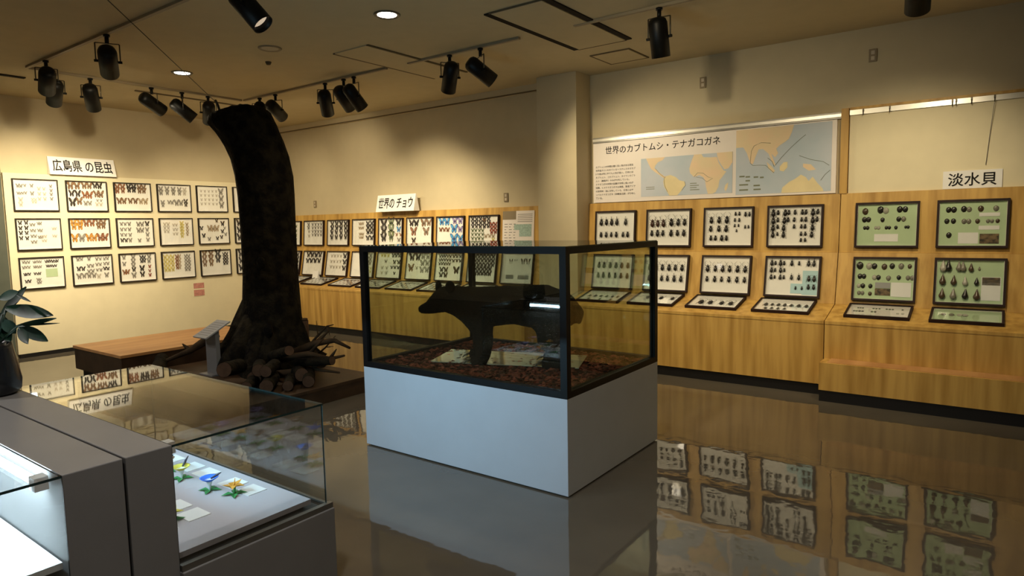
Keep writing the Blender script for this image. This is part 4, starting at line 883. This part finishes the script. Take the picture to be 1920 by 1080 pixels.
# sign stand
t = empty('label_stand', 'small grey reading stand with a tilted label in front of the trunk', 'label stand', (-5.96, 3.27, .15))
ctr = Vector((-6.16, 3.30, .58))
Mx = Matrix.Translation((0, 0, .43)) @ Matrix.Rotation(.48, 4, 'X')
lp = MB().box(-.115, .115, -.14, .14, -.006, .006, M=Mx).build('label_plate', M_['greycard'], t)
b = MB()
for k in range(7): b.box(-.095, .085, -.10+.032*k, -.094+.032*k, .006, .0068, M=Mx)
b.build('printed_lines', M_['greyink'], lp)
MB().box(-.09, .09, -.02, .02, 0, .425).build('upright', M_['grey'], t)
MB().box(-.11, .11, -.09, .09, 0, .012).build('foot', M_['grey'], t)

# bench against the left
t = empty('bench', 'low wide orange-brown wooden bench in front of the left wall', 'bench', (-7.32, 3.60, 0))
MB().box(-.56, .56, -.82, .82, .295, .325).build('bench_top', M_['wood2'], t, bevel=.003)
MB().box(-.55, .55, -.81, .81, .075, .295).build('bench_box', M_['dwood'], t)
MB().box(-.50, .50, -.76, .76, 0, .075).build('toe_board', M_['kick'], t)

# ------------------------------------------------------------------ glass cabinets in the foreground
CXF, CXB = -2.14, -3.575
def cabinet(lab, slab0, slab1, y0, y1, zdeck, deckm, zb=.377, dk=None):
    """slab0..slab1: solid end wall; y0..y1 glass part"""
    yc = (y0+y1)/2; t = empty('glass_cabinet', lab, 'cabinet', (-2.85, yc, 0)); X = lambda x: x+2.85; Y = lambda y: y-yc
    MB().box(X(CXB-.035), X(CXF), Y(slab0), Y(slab1), 0, .81).build('end_wall', M_['grey'], t, bevel=.003)
    ya, yb = (y0, y1+.022) if slab1 <= y0+.001 else (y0-.022, y1)
    MB().box(X(CXB-.02), X(CXF+.02), Y(ya), Y(yb), 0, zb).build('base', M_['grey'], t, bevel=.003)
    # recessed deck and metal lip
    MB().box(X(CXB+.02), X(CXF-.012), Y(y0 if slab1 <= y0+.001 else y0+.02), Y(y1-.02 if slab1 <= y0+.001 else y1), zb, zb+.012).build('recess_floor', M_['recess'], t)
    MB().box(X(CXF-.010), X(CXF+.012), Y(ya+.001), Y(yb-.001), zb, zb+.022).box(X(CXB), X(CXF-.01), Y(y1-.002 if slab1 <= y0+.001 else y0-.012), Y(y1+.012 if slab1 <= y0+.001 else y0+.002), zb, zb+.022).build('metal_lip', M_['alud'], t)
    if dk: MB().box(X(CXB+.05), X(CXF-.035), Y(dk[0]), Y(dk[1]), zdeck-.02, zdeck).box(X(CXB+.06), X(CXF-.06), Y(dk[0]+.01), Y(dk[1]-.02), zb+.012, zdeck-.02, 1).build('deck', [M_[deckm], M_['recess']], t)
    z0 = zb+.012; e = .006
    pane(X(CXF-e), X(CXF), Y(y0), Y(y1), z0, .802, 'X', parent=t, m='cpane'); pane(X(CXB), X(CXB+e), Y(y0), Y(y1), z0, .802, 'X', parent=t, m='cpane')
    ye = y1 if slab1 <= y0+.001 else y0
    pane(X(CXB+e), X(CXF-e), Y(ye-.003), Y(ye+.003), z0, .802, 'Y', parent=t, m='cpane')
    pane(X(CXB), X(CXF), Y(min(y0, ye-.003)), Y(max(y1, ye+.003)), .802, .810, 'Z', parent=t, m='cpane')
    # tube lamp under the top, along the end wall
    yt = (slab1+.028) if slab1 <= y0+.001 else (slab0-.028)
    MB().tube([(X(-3.45), Y(yt), .775), (X(-2.25), Y(yt), .775)], .0125, 12).build('tube_lamp', M_['tube'], t)
    for x in (-3.47, -2.235): MB().box(X(x)-.022, X(x)+.022, Y(yt)-.018, Y(yt)+.018, .757, .797).build('lamp_holder', M_['card'], t)
    return t, yt
tA, yA = cabinet('low glass cabinet of flower models with grey base, second from the left edge', .872, 1.015, 1.015, 1.61, .425, 'deck', dk=(1.03, 1.56))
tB, yB = cabinet('brightly lit low glass cabinet at the bottom left corner of the photo', .70, .864, .10, .70, .54, 'deckw', dk=(.14, .695))
lamp('cabinet_tube_light', 'AREA', (-2.85, yA+.016, .772), 9.5, (.38, .74, .98), (0, 1, .1), shape='RECTANGLE', size=1.2, size_y=.02, spread=math.radians(130))
lamp('cabinet_tube_light', 'AREA', (-2.85, yB-.016, .772), 12, COOL, (0, -.5, -.8), shape='RECTANGLE', size=1.2, size_y=.02)

# cards and flower models on the decks
def icard(x, y, z, w_, d_, lab, rot=0):
    Mx = Matrix.Translation((x, y, z)) @ Matrix.Rotation(rot, 4, 'Z')
    tag(MB().box(-w_/2, w_/2, -d_/2, d_/2, 0, .003).build('caption_card', M_['card']), lab, 'card', 'white caption cards in the glass cabinets').matrix_world = Mx
PM = {'blue': mat('petal_blue', (.04, .18, .80), .5), 'orange': mat('petal_orange', (.75, .36, .05), .5), 'yellow': mat('petal_yellow', (.70, .60, .08), .5), 'white': mat('petal_white', (.8, .8, .8), .5), 'purple': mat('petal_purple', (.34, .25, .55), .5), 'brown': mat('petal_brown', (.25, .13, .07), .6), 'dark': mat('petal_dark', (.03, .03, .05), .5)}
GL = mat('model_leaf_green', (.04, .28, .07), .5)
def flower(x, y, z, c, lab, s=1, kind=0, rot=0, c2='white'):
    t = empty('flower_model', lab, 'flower model', M=Matrix.Translation((x, y, z)) @ Matrix.Rotation(rot, 4, 'Z') @ Matrix.Scale(s, 4), group='flower models in the glass cabinets')
    b = MB()
    for k in range(4):
        a = k*1.57+.4; c_, s_ = math.cos(a), math.sin(a)
        b.add([(0, 0, .004), (c_*.02-s_*.012, s_*.02+c_*.012, .010), (c_*.045, s_*.045, .003), (c_*.02+s_*.012, s_*.02-c_*.012, .010), (0, 0, .001)], [(0, 1, 2, 3), (4, 3, 2, 1)])
    b.build('leaves', GL, t)
    if kind == 0:   # trumpet
        MB().lathe([(.004, .005), (.007, .025), (.012, .038), (.016, .044)], 14).build('flower_tube', PM[c2], t)
        MB().lathe([(.014, .042), (.030, .052), (.034, .054), (.030, .050), (.012, .038)], 14).build('petals', PM[c], t)
        MB().tube([(.01, 0, .050), (.030, .004, .062), (.052, .006, .076)], [.004, .005, .002], 6).build('stamen', PM['dark'], t)
    else:
        b = MB()
        for k in range(5):
            a = k*1.257; c_, s_ = math.cos(a), math.sin(a)
            b.add([(0, 0, .030), (c_*.018-s_*.010, s_*.018+c_*.010, .040), (c_*.040, s_*.040, .034+.010*(k % 2)), (c_*.018+s_*.010, s_*.018-c_*.010, .040), (0, 0, .022)], [(0, 1, 2, 3), (4, 3, 2, 1)])
        b.build('petals', PM[c], t)
        MB().tube([(0, 0, .004), (.003, 0, .03)], .004, 6).build('flower_stem', GL, t)
        MB().tube([(0, 0, .03), (.004, .004, .06)], [.004, .001], 6).build('stamen', PM[c], t)
ZD = .425
names = ['nearest the front glass', 'second from the front glass', 'third from the front glass', 'fourth from the front glass', 'fifth from the front glass', 'sixth from the front glass', 'seventh from the front glass', 'eighth from the front glass']
for i, x in enumerate([-2.46, -2.595, -2.81, -2.94, -3.12, -3.25, -3.40]):
    icard(x, 1.475, ZD, .098, .085, 'white caption card in the back row of the flower cabinet, '+names[i])
for i, x in enumerate([-2.43, -2.565, -2.70, -2.90, -3.04, -3.22, -3.36]):
    icard(x, 1.215, ZD, .100, .085, 'white caption card in the front row of the flower cabinet, '+names[i])
icard(-2.40, 1.10, ZD, .07, .05, 'small white card near the end wall of the flower cabinet')
flower(-2.60, 1.375, ZD, 'blue', 'blue and white trumpet flower model on green leaves', 1.1, 0, .3)
flower(-2.475, 1.410, ZD, 'orange', 'orange star flower model beside the blue one', 1.15, 1, .6)
flower(-2.83, 1.375, ZD, 'yellow', 'pale yellow flower model with a dark stamen, left of the blue one', 1.1, 0, 2.0)
flower(-2.435, 1.135, ZD, 'yellow', 'yellow flower model at the end wall, nearest front row', 1.1, 1, 1.0)
for i, (x, y, c) in enumerate([(-2.98, 1.38, 'brown'), (-3.12, 1.39, 'orange'), (-3.28, 1.40, 'purple'), (-3.43, 1.38, 'brown'), (-2.66, 1.12, 'brown'), (-2.85, 1.13, 'blue'), (-3.02, 1.12, 'brown'), (-3.20, 1.13, 'orange'), (-3.38, 1.13, 'purple')]):
    flower(x, y, ZD, c, '%s flower model, %s row of the flower cabinet, %s' % (c, 'back' if y > 1.3 else 'front', ['fourth', 'fifth', 'sixth', 'seventh', 'second', 'third', 'fourth', 'fifth', 'sixth'][i]+' from the front glass'), 1.15, i % 2, i)
p = px(12, 1076, 2.0)
flower(-2.235, .50, .54, 'dark', 'small dark blue flower model in the brightly lit cabinet', 1.1, 1, .4)

# vase with plant on the cabinet end walls
t = empty('potted_plant', 'dark vase of long green leaves on the cabinet end wall at the left edge', 'plant', (-3.50, .915, .811))
MB().lathe([(0, 0), (.085, .0), (.104, .02), (.108, .06), (.098, .13), (.086, .20), (.082, .232), (.076, .232), (.074, .20), (0, .19)], 28).build('vase', M_['pot'], t)
def leafmesh(a, b, w_, m='leaf', droop=.02, nrm=(0, 0, 1)):
    a, b = Vector(a), Vector(b); d = b-a; L_ = d.length; d.normalize(); s = d.cross(Vector(nrm)).normalized(); up = s.cross(d)
    mb = MB(); n = 9; vs = []
    for i in range(n):
        q = i/(n-1); ww = w_*(math.sin(math.pi*min(1, q*.92+.06)))**.8; c = a+d*L_*q - Vector((0, 0, droop))*q*q*2+up*.0
        for k in (-1, 0, 1): vs.append(c+s*ww*.5*k+up*abs(k)*w_*.10)
    top = len(vs); vs += [v-up*.0015 for v in vs[:]]
    fs = []
    for i in range(n-1):
        for k in (0, 1):
            q = [i*3+k, i*3+k+1, (i+1)*3+k+1, (i+1)*3+k]; fs.append(q); fs.append([top+j for j in q[::-1]])
    mb.add(vs, fs, 0, True); mb.build('leaf', M_[m], t)
O = Vector((-3.50, .915, .811)); pp = lambda x, y, d=2.86: px(x, y, d)-O
cn = FWD*-1
for (a, b, w_, m, dr, nn) in [
    ((4, 590), (50, 538), .045, 'leaf', 0, 1), ((12, 578), (100, 592), .062, 'leaf', .0, 1), ((30, 612), (106, 597), .026, 'leaf2', 0, 1), ((34, 610), (112, 606), .010, 'leaf', 0, 1),
    ((36, 612), (90, 640), .050, 'leaf', .0, 1), ((36, 615), (53, 645), .040, 'leaf', 0, 1), ((30, 552), (58, 566), .012, 'leaf', 0, 1), ((0, 560), (36, 548), .05, 'leaf2', 0, 1),
    ((20, 640), (-6, 585), .060, 'leaf', 0, 1), ((6, 600), (30, 625), .05, 'leaf2', 0, 1), ((-10, 620), (-70, 560), .07, 'leaf', 0, 1), ((-5, 610), (-40, 500), .07, 'leaf', 0, 1), ((0, 640), (12, 600), .07, 'leaf', 0, 1)]:
    leafmesh(pp(*a), pp(*b, 2.86+random.uniform(-.08, .06)), w_, m, dr, cn+Vector((0, 0, .5)))
b = MB()
for a, c_ in (((-8, 640), (4, 590)), ((0, 642), (34, 611)), ((-6, 640), (12, 578)), ((-12, 640), (-10, 600))): b.tube([pp(*a), pp(*c_)], [.006, .004], 6)
b.build('stems', M_['leaf'], t)
